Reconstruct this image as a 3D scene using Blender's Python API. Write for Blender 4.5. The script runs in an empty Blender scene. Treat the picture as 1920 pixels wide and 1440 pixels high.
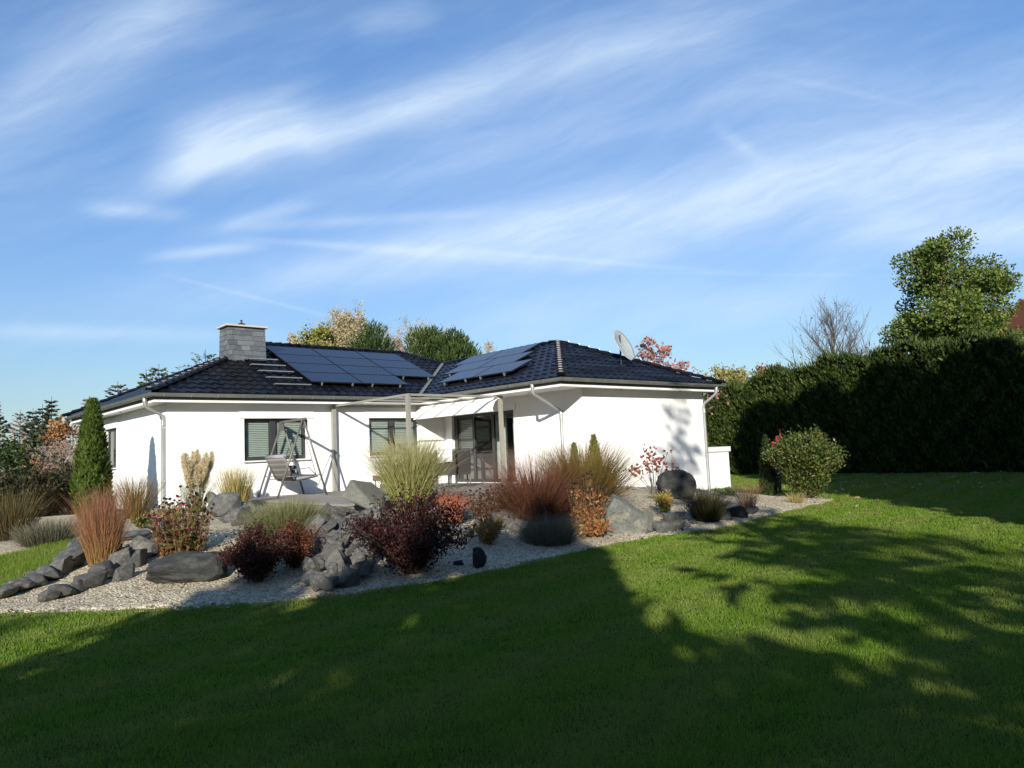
import bpy, bmesh, math, random
import numpy as np
from mathutils import Vector, Matrix

scene = bpy.context.scene
COL = scene.collection.objects
R = math.radians
rng = np.random.default_rng(7)
random.seed(7)

# ------------------------------------------------------------------ camera frame (metres; x along the house front, y into depth, z up, 0 = terrace)
FPX, PITCH, ROLL, YAW = 1383.8, 0.0912, -0.0439, 0.7279
CAM = np.array([-5.889, -19.83, 0.929])
_F = np.array([math.sin(YAW) * math.cos(PITCH), math.cos(YAW) * math.cos(PITCH), math.sin(PITCH)])
_R0 = np.array([math.cos(YAW), -math.sin(YAW), 0.0]); _U0 = np.cross(_R0, _F)
_R = math.cos(ROLL) * _R0 + math.sin(ROLL) * _U0
_U = -math.sin(ROLL) * _R0 + math.cos(ROLL) * _U0
def ray(u, v): return _F + _R * ((u - 960) / FPX) - _U * ((v - 720) / FPX)
def at(u, v, dist): return CAM + ray(u, v) * dist
def on(u, v, ax, val):
    d = ray(u, v); return CAM + d * ((val - CAM[ax]) / d[ax])

SUN_AZ, SUN_EL = R(46.5), R(20.3)            # heading in which the light travels, height of the sun
SD = np.array([math.sin(SUN_AZ), math.cos(SUN_AZ)]); SQ = np.array([SD[1], -SD[0]])
def sunpos(a, q): p = SD * a + SQ * q; return float(p[0]), float(p[1])

# ------------------------------------------------------------------ object helpers
def tag(o, label=None, cat=None, group=None, kind=None):
    if label: o['label'] = label
    if cat: o['category'] = cat
    if group: o['group'] = group
    if kind: o['kind'] = kind
    return o
def empty(name, loc, label, cat, group=None):
    o = bpy.data.objects.new(name, None); COL.link(o); o.location = loc; o.empty_display_size = .2
    return tag(o, label, cat, group)
def link(name, me, mat, parent=None, loc=None):
    o = bpy.data.objects.new(name, me); COL.link(o)
    if mat is not None and not me.materials: me.materials.append(mat)
    if parent is not None: o.parent = parent
    if loc is not None: o.location = loc
    return o
class MB:
    def __init__(s): s.v = []; s.f = []; s.a = []
    def add(s, vs, fs, a=0.):
        n = len(s.v); s.v += [tuple(float(c) for c in p) for p in vs]; s.f += [tuple(i + n for i in f) for f in fs]; s.a += [a] * len(vs)
    def box(s, x0, x1, y0, y1, z0, z1, a=0.):
        s.add([(x0,y0,z0),(x1,y0,z0),(x1,y1,z0),(x0,y1,z0),(x0,y0,z1),(x1,y0,z1),(x1,y1,z1),(x0,y1,z1)],
              [(0,3,2,1),(4,5,6,7),(0,1,5,4),(1,2,6,5),(2,3,7,6),(3,0,4,7)], a)
    def obox(s, c, ax, ay, az, hx, hy, hz, a=0.):
        c = np.array(c, float); X = np.array(ax, float) * hx; Y = np.array(ay, float) * hy; Z = np.array(az, float) * hz
        s.add([c-X-Y-Z, c+X-Y-Z, c+X+Y-Z, c-X+Y-Z, c-X-Y+Z, c+X-Y+Z, c+X+Y+Z, c-X+Y+Z],
              [(0,3,2,1),(4,5,6,7),(0,1,5,4),(1,2,6,5),(2,3,7,6),(3,0,4,7)], a)
    def beam(s, p, q, w, h, up=(0,0,1), a=0.):
        p = np.array(p, float); q = np.array(q, float); d = q - p; L = np.linalg.norm(d); d = d / L
        u = np.array(up, float); sd = np.cross(d, u); n = np.linalg.norm(sd)
        if n < 1e-4: sd = np.cross(d, (1, 0, 0)); n = np.linalg.norm(sd)
        sd /= n; u = np.cross(sd, d); s.obox((p + q) / 2, d, sd, u, L / 2, w / 2, h / 2, a)
    def tube(s, pts, r, n=8, caps=True, a=0.):
        pts = [np.array(p, float) for p in pts]; m = len(pts); rs = r if hasattr(r, '__len__') else [r] * m
        t0 = pts[1] - pts[0]; ref = np.array((0, 0, 1.)) if abs(t0[2]) < .9 * np.linalg.norm(t0) else np.array((1., 0, 0))
        V = []; prev = None
        for i in range(m):
            t = pts[min(i + 1, m - 1)] - pts[max(i - 1, 0)]; t = t / (np.linalg.norm(t) + 1e-9)
            b = ref - t * (ref @ t) if prev is None else prev - t * (prev @ t)
            b /= (np.linalg.norm(b) + 1e-9); prev = b; c = np.cross(t, b)
            for k in range(n):
                th = 2 * math.pi * k / n; V.append(pts[i] + (b * math.cos(th) + c * math.sin(th)) * rs[i])
        Fs = [(i*n+k, i*n+(k+1) % n, (i+1)*n+(k+1) % n, (i+1)*n+k) for i in range(m-1) for k in range(n)]
        if caps: Fs += [tuple(range(n))[::-1], tuple(range((m-1)*n, m*n))]
        s.add(V, Fs, a)
    def ball(s, c, r, nu=8, nv=6, sz=1., a=0.):
        V = [(c[0], c[1], c[2] - r * sz)]
        for i in range(1, nv):
            ph = -math.pi/2 + math.pi * i / nv
            for k in range(nu):
                th = 2*math.pi*k/nu; V.append((c[0]+r*math.cos(ph)*math.cos(th), c[1]+r*math.cos(ph)*math.sin(th), c[2]+r*sz*math.sin(ph)))
        V.append((c[0], c[1], c[2] + r * sz)); L = len(V) - 1
        Fs = [(0, 1+(k+1) % nu, 1+k) for k in range(nu)] + [(L, L-nu+k, L-nu+(k+1) % nu) for k in range(nu)]
        Fs += [(1+i*nu+k, 1+i*nu+(k+1) % nu, 1+(i+1)*nu+(k+1) % nu, 1+(i+1)*nu+k) for i in range(nv-2) for k in range(nu)]
        s.add(V, Fs, a)
    def mesh(s, name, smooth=False, attr=False):
        me = bpy.data.meshes.new(name); me.from_pydata(s.v, [], s.f)
        if attr: me.attributes.new('rnd', 'FLOAT', 'POINT').data.foreach_set('value', np.array(s.a, np.float32))
        if smooth: me.polygons.foreach_set('use_smooth', [True] * len(me.polygons))
        me.update(); return me
    def build(s, name, mat, parent=None, loc=None, smooth=False, attr=False, bevel=0., ang=None):
        me = s.mesh(name, smooth, attr)
        if ang and hasattr(me, 'set_sharp_from_angle'): me.set_sharp_from_angle(angle=R(ang))
        o = link(name, me, mat, parent, loc)
        if bevel:
            b = o.modifiers.new('bevel', 'BEVEL'); b.width = bevel; b.segments = 2; b.limit_method = 'ANGLE'; b.angle_limit = R(40)
        return o

def npmesh(name, V, Fq, attrs=None, smooth=False):
    """fast mesh from an array of vertices and an array of equal-sided faces"""
    V = np.asarray(V, np.float32); Fq = np.asarray(Fq, np.int32); n, k = Fq.shape
    me = bpy.data.meshes.new(name); me.vertices.add(len(V)); me.vertices.foreach_set('co', V.ravel())
    me.loops.add(n * k); me.loops.foreach_set('vertex_index', Fq.ravel())
    me.polygons.add(n); me.polygons.foreach_set('loop_start', np.arange(0, n * k, k, dtype=np.int32))
    if smooth: me.polygons.foreach_set('use_smooth', np.ones(n, bool))
    for nm, arr in (attrs or {}).items():
        me.attributes.new(nm, 'FLOAT', 'POINT').data.foreach_set('value', np.asarray(arr, np.float32))
    me.update(calc_edges=True); me.validate(); return me
def unit(a): return a / (np.linalg.norm(a, axis=-1, keepdims=True) + 1e-9)
def rdir(n): return unit(rng.normal(size=(n, 3)))
def leaf_cards(P, D, L, W, fold=.12, S=None):
    """diamond leaves: base point, direction, length, width -> vertices, faces, per-vertex random value"""
    n = len(P); D = unit(D); S = unit(np.cross(D, rdir(n)) if S is None else S - D * (S * D).sum(1, keepdims=True)); N = np.cross(D, S)
    L = np.broadcast_to(np.asarray(L, float), (n,))[:, None]; W = np.broadcast_to(np.asarray(W, float), (n,))[:, None]
    m = P + D * L * .45 + N * W * fold
    V = np.stack([P, m + S * W * .5, P + D * L, m - S * W * .5], 1).reshape(-1, 3)
    return V, np.arange(n * 4).reshape(n, 4), np.repeat(rng.random(n), 4)
def ribbons(P, A, L, W, th0, kap, K=4, power=1.3, side=None):
    """bent grass blades rooted at P, leaning along A"""
    n = len(P); A = unit(A); L = np.broadcast_to(L, (n,)); W = np.broadcast_to(W, (n,))
    S = np.stack([-A[:, 1], A[:, 0], np.zeros(n)], 1)
    ta = rng.uniform(-1.2, 1.2, n)[:, None]; S = S * np.cos(ta) + A * np.sin(ta)
    p = P.copy(); V = []; T = []
    dr = rng.normal(0, .11, n)[:, None] * L[:, None] * S
    for k in range(K + 1):
        t = k / K; th = th0 + kap * t ** power
        if k: p = p + (A * np.sin(th)[:, None] + np.array([0, 0, 1.]) * np.cos(th)[:, None]) * (L / K)[:, None]
        w = (W * (1 - t) ** .7 * .5 + W * .04)[:, None]
        pp = p + dr * t * t; V += [pp - S * w, pp + S * w]; T += [np.full(n, t)] * 2
    V = np.stack(V, 1); T = np.stack(T, 1); M = 2 * (K + 1)
    base = (np.arange(n) * M)[:, None]
    Fq = np.concatenate([base + np.array([[2*k, 2*k+1, 2*k+3, 2*k+2]]) for k in range(K)], 0)
    return V.reshape(-1, 3), Fq, np.repeat(rng.random(n), M), T.ravel(), p
def join(parts):
    V = []; Fq = []; A = []; o = 0
    for v, f, a in parts: V.append(v); Fq.append(f + o); A.append(a); o += len(v)
    return np.concatenate(V), np.concatenate(Fq), np.concatenate(A)

# ------------------------------------------------------------------ materials
class G:
    """small node-graph writer"""
    def __init__(s, tree): s.t = tree; s.t.nodes.clear()
    def n(s, typ, **kw):
        nd = s.t.nodes.new(typ)
        for k, v in kw.items(): setattr(nd, k, v)
        return nd
    def set(s, sock, v):
        if isinstance(v, bpy.types.NodeSocket): s.t.links.new(v, sock)
        else:
            if hasattr(sock.default_value, '__len__') and not hasattr(v, '__len__'): v = [v] * len(sock.default_value)
            sock.default_value = (*v, 1.) if hasattr(v, '__len__') and len(v) == 3 and len(sock.default_value) == 4 else v
    def m(s, op, a, b=0., c=0., clamp=False):
        nd = s.n('ShaderNodeMath', operation=op, use_clamp=clamp)
        for i, x in enumerate((a, b, c)): s.set(nd.inputs[i], x)
        return nd.outputs[0]
    def mix(s, f, a, b, mode='MIX'):
        nd = s.n('ShaderNodeMix', data_type='RGBA', blend_type=mode)
        s.set(nd.inputs[0], f); s.set(nd.inputs[6], a); s.set(nd.inputs[7], b); return nd.outputs[2]
    def ramp(s, f, stops):
        nd = s.n('ShaderNodeValToRGB'); el = nd.color_ramp.elements
        while len(el) < len(stops): el.new(.5)
        for e, (p, c) in zip(el, stops): e.position = p; e.color = (*c, 1.) if len(c) == 3 else c
        s.set(nd.inputs[0], f); return nd.outputs[0]
    def attr(s, name): return s.n('ShaderNodeAttribute', attribute_name=name).outputs['Fac']
    def coord(s, which='Object'): return s.n('ShaderNodeTexCoord').outputs[which]
    def noise(s, vec, scale, detail=4., rough=.55, out=0, dist=0.):
        nd = s.n('ShaderNodeTexNoise'); s.set(nd.inputs['Vector'], vec)
        nd.inputs['Scale'].default_value = scale; nd.inputs['Detail'].default_value = detail; nd.inputs['Roughness'].default_value = rough
        nd.inputs['Distortion'].default_value = dist; return nd.outputs[out]
    def voro(s, vec, scale, out='Distance', feature='F1'):
        nd = s.n('ShaderNodeTexVoronoi', feature=feature); s.set(nd.inputs['Vector'], vec); nd.inputs['Scale'].default_value = scale; return nd.outputs[out]
    def scale(s, vec, sc):
        nd = s.n('ShaderNodeMapping'); s.set(nd.inputs[0], vec); nd.inputs['Scale'].default_value = sc; return nd.outputs[0]
    def bump(s, h, strength=.3, dist=.02):
        nd = s.n('ShaderNodeBump'); nd.inputs['Strength'].default_value = strength; nd.inputs['Distance'].default_value = dist; s.set(nd.inputs['Height'], h); return nd.outputs[0]
    def pbr(s, col, rough=.6, metal=0., spec=.5, normal=None, coat=0., out=True):
        nd = s.n('ShaderNodeBsdfPrincipled'); s.set(nd.inputs['Base Color'], col); s.set(nd.inputs['Roughness'], rough)
        nd.inputs['Metallic'].default_value = metal; nd.inputs['Specular IOR Level'].default_value = spec; nd.inputs['Coat Weight'].default_value = coat
        if normal is not None: s.set(nd.inputs['Normal'], normal)
        if out: s.out(nd.outputs[0])
        return nd.outputs[0]
    def out(s, sh):
        o = s.n('ShaderNodeOutputMaterial'); s.t.links.new(sh, o.inputs['Surface'])
def newmat(name):
    m = bpy.data.materials.new(name); m.use_nodes = True; return m, G(m.node_tree)
def simple(name, col, rough=.6, metal=0., spec=.5, var=.12, vs=6., bump=0., bs=40., coat=0.):
    m, g = newmat(name); co = g.coord()
    n = g.noise(co, vs)
    dark = tuple(c * (1 - var) for c in col); lite = tuple(min(1, c * (1 + var)) for c in col)
    c = g.ramp(n, [(.3, dark), (.7, lite)])
    nm = g.bump(g.noise(co, bs), bump, .01) if bump else None
    g.pbr(c, rough, metal, spec, nm, coat); return m
def leafmat(name, cols, tips=None, trans=.35, rough=.55, spec=.25, tp=1.):
    """colour picked per leaf by the 'rnd' attribute; grasses run to other colours along the blade ('tt')"""
    m, g = newmat(name); r = g.attr('rnd'); k = len(cols)
    c = g.ramp(r, [((i + .5) / k if k > 1 else 0, x) for i, x in enumerate(cols)])
    if tips:
        c2 = g.ramp(r, [((i + .5) / len(tips), x) for i, x in enumerate(tips)])
        t = g.m('POWER', g.attr('tt'), tp); c = g.mix(t, c, c2)
    b = g.pbr(c, rough, 0., spec, out=False)
    tr = g.n('ShaderNodeBsdfTranslucent'); g.set(tr.inputs[0], c)
    mx = g.n('ShaderNodeMixShader'); mx.inputs[0].default_value = trans
    g.t.links.new(b, mx.inputs[1]); g.t.links.new(tr.outputs[0], mx.inputs[2]); g.out(mx.outputs[0]); return m

M = {}
def mk_materials():
    m, g = newmat('white_render'); co = g.coord()
    n1 = g.noise(co, 1.1, 5.); c = g.ramp(n1, [(.25, (.80, .80, .78)), (.75, (.86, .855, .84))])
    z = g.n('ShaderNodeSeparateXYZ'); g.set(z.inputs[0], co)
    g.pbr(c, .85, 0, .2, g.bump(g.noise(co, 160., 3.), .25, .004)); M['wall'] = m
    M['soffit'] = simple('soffit_paint', (.78, .77, .74), .6, var=.03)
    M['fascia'] = simple('gutter_shaded_fascia', (.13, .135, .12), .6, var=.08)  # dark tone puts the gutter's shadow into the board colour
    M['zinc'] = simple('zinc', (.18, .19, .172), .45, .3, var=.15, vs=3., bump=.05)
    M['pipe'] = simple('galvanised_pipe', (.36, .375, .375), .42, .5, var=.1, vs=3.)
    m, g = newmat('glazed_roof_tile'); co = g.coord(); r = g.attr('rnd')
    c = g.ramp(r, [(.1, (.004, .004, .0055)), (.9, (.010, .010, .014))])
    rr = g.m('ADD', g.m('MULTIPLY', g.noise(co, 9.), .16), .22)
    g.pbr(c, rr, 0, .15, g.bump(g.noise(co, 60.), .05, .005)); M['tile'] = m
    m, g = newmat('solar_glass'); co = g.coord()
    c = g.ramp(g.noise(co, .8), [(.3, (.010, .015, .030)), (.7, (.014, .020, .038))])
    g.pbr(c, .25, 0, .34, g.bump(g.noise(co, 90.), .02, .002)); M['solar'] = m
    M['solar_frame'] = simple('black_aluminium', (.012, .013, .016), .4, .3)
    M['steel'] = simple('steel', (.62, .62, .60), .32, .8, var=.1)
    m, g = newmat('slate'); r = g.attr('rnd'); co = g.coord()
    c = g.ramp(r, [(0, (.060, .068, .076)), (.5, (.095, .105, .112)), (1, (.16, .17, .173))])
    c = g.mix(.25, c, g.ramp(g.noise(co, 14.), [(.3, (.06, .07, .08)), (.7, (.2, .21, .21))]))
    g.pbr(c, .6, 0, .4, g.bump(g.noise(co, 50.), .25, .006)); M['slate'] = m
    M['cap'] = simple('concrete_cap', (.50, .45, .36), .8, var=.1, bump=.1)
    M['dark_metal'] = simple('dark_metal', (.04, .05, .06), .4, .6)
    M['frame'] = simple('anthracite_frame', (.035, .037, .040), .42, var=.1)
    M['blind'] = simple('blind_slats', (.42, .455, .425), .5, 0., var=.05)
    M['sill'] = simple('white_sill', (.70, .70, .68), .5, var=.03)
    m, g = newmat('window_glass'); fr = g.n('ShaderNodeLayerWeight'); fc = g.m('ADD', g.m('MULTIPLY', g.m('POWER', fr.outputs['Facing'], 3.5), .8), .06)
    a = g.n('ShaderNodeBsdfTransparent'); a.inputs[0].default_value = (.80, .86, .83, 1)
    b = g.n('ShaderNodeBsdfGlossy'); b.inputs['Roughness'].default_value = .02
    mx = g.n('ShaderNodeMixShader'); g.t.links.new(fc, mx.inputs[0]); g.t.links.new(a.outputs[0], mx.inputs[1]); g.t.links.new(b.outputs[0], mx.inputs[2]); g.out(mx.outputs[0]); M['glass'] = m
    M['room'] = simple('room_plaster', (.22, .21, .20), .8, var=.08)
    M['curtain'] = simple('curtain', (.42, .42, .40), .9, var=.1, vs=3.)
    M['pergola'] = simple('pergola_paint', (.27, .265, .225), .5, .1, var=.06, vs=3.)
    M['awning'] = simple('awning_fabric', (.80, .79, .75), .8, var=.03)
    M['grey_steel'] = simple('grey_steel', (.125, .12, .105), .45, .1, var=.08)
    m, g = newmat('swing_sling'); co = g.coord(); s = g.n('ShaderNodeSeparateXYZ'); g.set(s.inputs[0], co)
    st = g.m('GREATER_THAN', g.m('SINE', g.m('MULTIPLY', s.outputs[2], 46.)), .3)
    c = g.mix(st, (.11, .104, .094), (.20, .19, .175)); g.pbr(c, .8); M['sling'] = m
    M['cushion'] = simple('lilac_grey_cushion', (.25, .245, .275), .9, var=.08, bump=.1)
    M['rattan'] = simple('dark_rattan', (.018, .016, .015), .6, var=.4, vs=50., bump=.4, bs=90.)
    M['wicker'] = simple('brown_wicker', (.13, .085, .055), .7, var=.4, vs=40., bump=.4, bs=80.)
    M['white_cloth'] = simple('white_cloth', (.82, .82, .82), .9, var=.03)
    m, g = newmat('deck_boards'); co = g.coord(); r = g.attr('rnd')
    c = g.ramp(r, [(0, (.20, .185, .16)), (1, (.31, .29, .25))]); c = g.mix(.35, c, g.ramp(g.noise(g.scale(co, (2, 30, 5)), 2.), [(.3, (.12, .11, .09)), (.7, (.36, .33, .29))]))
    g.pbr(c, .8, 0, .2, g.bump(g.noise(g.scale(co, (2, 40, 5)), 3.), .3, .005)); M['deck'] = m
    m, g = newmat('gravel'); co = g.coord()
    v = g.n('ShaderNodeTexVoronoi'); g.set(v.inputs['Vector'], co); v.inputs['Scale'].default_value = 38.
    sp = g.n('ShaderNodeSeparateColor'); g.set(sp.inputs[0], v.outputs['Color'])
    c = g.ramp(sp.outputs[0], [(0, (.18, .15, .10)), (.35, (.39, .335, .23)), (.7, (.51, .445, .31)), (1, (.63, .56, .41))])
    c = g.mix(g.m('MULTIPLY', g.ramp(g.noise(co, .8, 6.), [(.45, (0, 0, 0)), (.7, (1, 1, 1))]), .35), c, (.20, .17, .13))
    h = g.m('SUBTRACT', 1., g.m('MULTIPLY', v.outputs['Distance'], 1.0))
    g.pbr(c, .9, 0, .2, g.bump(h, .9, .02)); M['gravel'] = m
    m, g = newmat('lawn_soil'); co = g.coord()
    c = g.ramp(g.noise(co, 3., 6.), [(.3, (.020, .036, .006)), (.7, (.040, .062, .012))]); g.pbr(c, .95, 0, .1, g.bump(g.noise(co, 40.), .6, .03)); M['soil'] = m
    m, g = newmat('far_field'); co = g.coord()
    c = g.ramp(g.noise(co, .02, 6.), [(.35, (.05, .075, .022)), (.65, (.10, .11, .04))]); g.pbr(c, .95, 0, .1); M['field'] = m
    m, g = newmat('lawn_blades'); geo = g.n('ShaderNodeNewGeometry').outputs['Position']; r = g.attr('rnd')
    c = g.ramp(r, [(.05, (.085, .180, .010)), (.4, (.125, .255, .014)), (.75, (.175, .300, .022)), (.98, (.30, .33, .07))])
    sx = g.n('ShaderNodeSeparateXYZ'); g.set(sx.inputs[0], geo)
    stripe = g.m('SINE', g.m('MULTIPLY', g.m('ADD', sx.outputs[1], g.m('MULTIPLY', sx.outputs[0], -.12)), 5.2))
    c = g.mix(g.m('MULTIPLY', g.m('ADD', stripe, 1.), .30), c, (.24, .29, .06))
    pat = g.ramp(g.noise(geo, .9, 5.), [(.42, (0, 0, 0)), (.68, (1, 1, 1))]); c = g.mix(g.m('MULTIPLY', pat, .28), c, (.24, .25, .06))
    pt2 = g.ramp(g.noise(geo, 3.5, 6.), [(.5, (0, 0, 0)), (.75, (1, 1, 1))]); c = g.mix(g.m('MULTIPLY', pt2, .4), c, (.07, .15, .02))
    b = g.pbr(c, .5, 0, .25, out=False); tr = g.n('ShaderNodeBsdfTranslucent'); g.set(tr.inputs[0], c)
    mx = g.n('ShaderNodeMixShader'); mx.inputs[0].default_value = .45; g.t.links.new(b, mx.inputs[1]); g.t.links.new(tr.outputs[0], mx.inputs[2]); g.out(mx.outputs[0]); M['blades'] = m
    def stone(name, lo, hi, patch, ps=.5):
        m, g = newmat(name); co = g.coord(); inf = g.n('ShaderNodeObjectInfo').outputs['Random']
        v = g.n('ShaderNodeVectorMath', operation='ADD'); g.set(v.inputs[0], co); g.set(v.inputs[1], g.m('MULTIPLY', inf, 30.)); co = v.outputs[0]
        c = g.ramp(g.noise(co, 5., 8., .7), [(.3, lo), (.7, hi)])
        c = g.mix(g.m('MULTIPLY', g.ramp(g.noise(co, 2.2, 5.), [(.50, (0, 0, 0)), (.62, (1, 1, 1))]), ps), c, patch)
        c = g.mix(g.m('MULTIPLY', inf, .45), c, (hi[0] * .75, hi[1] * .68, hi[2] * .56)); c = g.mix(g.m('MULTIPLY', g.m('FRACT', g.m('MULTIPLY', inf, 7.3)), .55), c, tuple(x * 1.2 for x in lo))
        wv = g.n('ShaderNodeVectorMath', operation='ADD'); g.set(wv.inputs[0], co); g.set(wv.inputs[1], g.noise(co, 3., 5., .6, out=1)); mu = g.voro(g.scale(wv.outputs[0], (1.2, 3.4, 2.)), 1.5, feature='DISTANCE_TO_EDGE'); c = g.mix(g.m('MULTIPLY', g.ramp(mu, [(.0, (1, 1, 1)), (.03, (0, 0, 0))]), .22), c, (.03, .03, .03))
        g.pbr(c, .85, 0, .3, g.bump(g.m('ADD', g.noise(co, 14., 8., .68), g.m('MULTIPLY', g.m('MINIMUM', mu, .04), 4.)), .8, .04)); return m
    M['stone'] = stone('grey_basalt', (.055, .058, .060), (.22, .222, .208), (.38, .36, .285), .6)
    M['boulder'] = stone('dark_boulder', (.018, .020, .021), (.060, .064, .064), (.17, .17, .155), .35)
    M['pale_stone'] = stone('lichen_stone', (.085, .092, .085), (.24, .25, .23), (.36, .34, .23), .5)
    M['bark'] = simple('bark', (.075, .06, .045), .9, var=.4, vs=14., bump=.5)
    M['pale_bark'] = simple('pale_bark', (.34, .31, .26), .85, var=.3, vs=10., bump=.3)
    M['grey_bark'] = simple('grey_bark', (.095, .08, .07), .9, var=.3, vs=12., bump=.4)
    M['stem'] = simple('dry_stem', (.16, .085, .045), .8, var=.3, vs=30.)
    m, g = newmat('stem_and_head'); g.pbr(g.ramp(g.attr('rnd'), [(.4, (.16, .085, .045)), (.6, (.028, .018, .012))]), .85, 0, .2); M['stemhead'] = m
    M['seed'] = simple('seedhead', (.028, .018, .012), .9, var=.3, vs=60.)
    M['rooftile_red'] = simple('red_roof_tile', (.36, .11, .05), .8, var=.2, vs=20., bump=.3)
    M['shed'] = simple('shed_panel', (.60, .63, .66), .6, var=.03)
    M['shed_roof'] = simple('shed_roof', (.50, .51, .51), .6, var=.06)
mk_materials()
# ------------------------------------------------------------------ terrain
EDGE = [(-12.,-1.6),(-7.2,-6.4),(-4.6,-9.34),(-4.17,-9.96),(-3.74,-10.44),(-3.3,-10.85),(-2.84,-11.2),(-2.34,-11.49),(-1.83,-11.78),(-1.2,-11.9),(-.51,-12.03),
        (.37,-12.01),(1.47,-11.86),(2.74,-11.74),(4.19,-11.63),(5.5,-11.81),(6.6,-11.88),(8.75,-11.57),(11.02,-11.26),(12.63,-11.15),(13.9,-9.9),(14.2,-7.5),(14.35,-6.2)]
_e = np.array(EDGE)
def edge_dist(X, Y):
    """signed distance to the border between lawn and rock garden, positive inside the bed"""
    best = np.full(X.shape, 1e9); sg = np.ones(X.shape)
    for (x0, y0), (x1, y1) in zip(_e[:-1], _e[1:]):
        dx, dy = x1 - x0, y1 - y0; L = dx * dx + dy * dy
        t = np.clip(((X - x0) * dx + (Y - y0) * dy) / L, 0, 1)
        d = np.hypot(X - x0 - t * dx, Y - y0 - t * dy); k = d < best - 1e-9
        best = np.where(k, d, best); sg = np.where(k, np.where(dx * (Y - y0) - dy * (X - x0) > 0, 1., -1.), sg)
    return best * sg
def heights(X, Y):
    X = np.asarray(X, float); Y = np.asarray(Y, float)
    d = edge_dist(X, Y); s = np.clip(d / 4., 0, 1); s = s * s * (3 - 2 * s) * .6 + s * .4
    r = np.interp(X, [-9, -6, -3, 0, 9, 11, 13, 15], [0, .1, .38, .5, .5, .42, .22, .05])
    return -.65 + r * s
def hz(x, y): return float(heights(np.array([x]), np.array([y]))[0])
def hit(u, v):
    """where the ray through a point of the photograph meets the ground"""
    t = np.arange(2., 60., .02); P = CAM + ray(u, v)[None] * t[:, None]
    k = np.argmax(P[:, 2] < heights(P[:, 0], P[:, 1])); return P[k] if k else P[-1]

def grid_mesh(xs, ys, zf):
    X, Y = np.meshgrid(xs, ys, indexing='ij'); Z = zf(X, Y); nx, ny = X.shape
    V = np.stack([X, Y, Z], -1).reshape(-1, 3); i = np.arange(nx * ny).reshape(nx, ny)
    return V, np.stack([i[:-1, :-1], i[1:, :-1], i[1:, 1:], i[:-1, 1:]], -1).reshape(-1, 4)
def axis(a, b, fa, fb, n, step): return np.unique(np.concatenate([np.linspace(a, fa, n), np.arange(fa, fb, step), np.linspace(fb, b, n)]))
def lawn_z(X, Y):
    z = heights(X, Y); d = edge_dist(X, Y)
    z = z - .10 * np.clip((d - .02) / .25, 0, 1)
    return z - .012 + .012 * np.sin(X * 1.3 + 1.1 * np.sin(Y * .8)) * np.sin(Y * 1.1)
V, Fq = grid_mesh(axis(-60, 60, -14, 32, 12, .3), axis(-60, 45, -24, 10, 12, .3), lawn_z)
tag(link('lawn', npmesh('lawn', V, Fq, smooth=True), M['soil']), kind='structure')
mb = MB(); mb.add([(-3000,-3000,-2.2),(3000,-3000,-2.2),(3000,3000,-2.2),(-3000,3000,-2.2)], [(0,1,2,3)])
tag(mb.build('far_ground', M['field']), kind='structure')

# gravel bed: rows run inward from the border
bx = axis(-12, 15, -6, 15, 8, .14); by = axis(-12.4, 3, -12.2, 1, 2, .14)
def bed_z(X, Y):
    n = .018 * np.sin(X * 3.1 + 1.7 * np.sin(Y * 2.3)) * np.sin(Y * 2.9 + X)
    d = edge_dist(X, Y); return heights(X, Y) + n * np.clip(d * 2, 0, 1) + .012
pts = []; s = 0
ed = np.concatenate([np.linspace(_e[i], _e[i+1], max(2, int(np.hypot(*(_e[i+1] - _e[i])) / .12)), endpoint=False) for i in range(len(_e) - 1)] + [_e[-1:]])
tg = unit(np.gradient(ed, axis=0)); nrm = np.stack([-tg[:, 1], tg[:, 0]], 1)
for _ in range(30): nrm[1:-1] = unit(nrm[:-2] + nrm[1:-1] * 2 + nrm[2:])
wob = .08 * np.sin(np.arange(len(ed)) * .55) + .04 * np.sin(np.arange(len(ed)) * .19 + 1)
ds = np.concatenate([np.linspace(0, 5, 42), np.linspace(5.4, 10, 12)])
Gx = ed[:, None, 0] + nrm[:, None, 0] * (ds[None] + wob[:, None] * np.exp(-ds[None]))
Gy = ed[:, None, 1] + nrm[:, None, 1] * (ds[None] + wob[:, None] * np.exp(-ds[None]))
Gz = bed_z(Gx, Gy); Gz[:, 0] -= .08
V = np.stack([Gx, Gy, Gz], -1).reshape(-1, 3); i = np.arange(len(V)).reshape(Gx.shape)
Fq = np.stack([i[:-1, :-1], i[1:, :-1], i[1:, 1:], i[:-1, 1:]], -1).reshape(-1, 4)
c = V[Fq].mean(1); keep = ~((c[:, 0] > .05) & (c[:, 1] > .05)) & ~((c[:, 0] > 8.75) & (c[:, 1] > -6.2) & (c[:, 0] < 14.3)) & (c[:, 0] < 14.36)
tag(link('gravel_bed', npmesh('gravel_bed', V, Fq[keep], smooth=True), M['gravel']), kind='structure')
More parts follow.
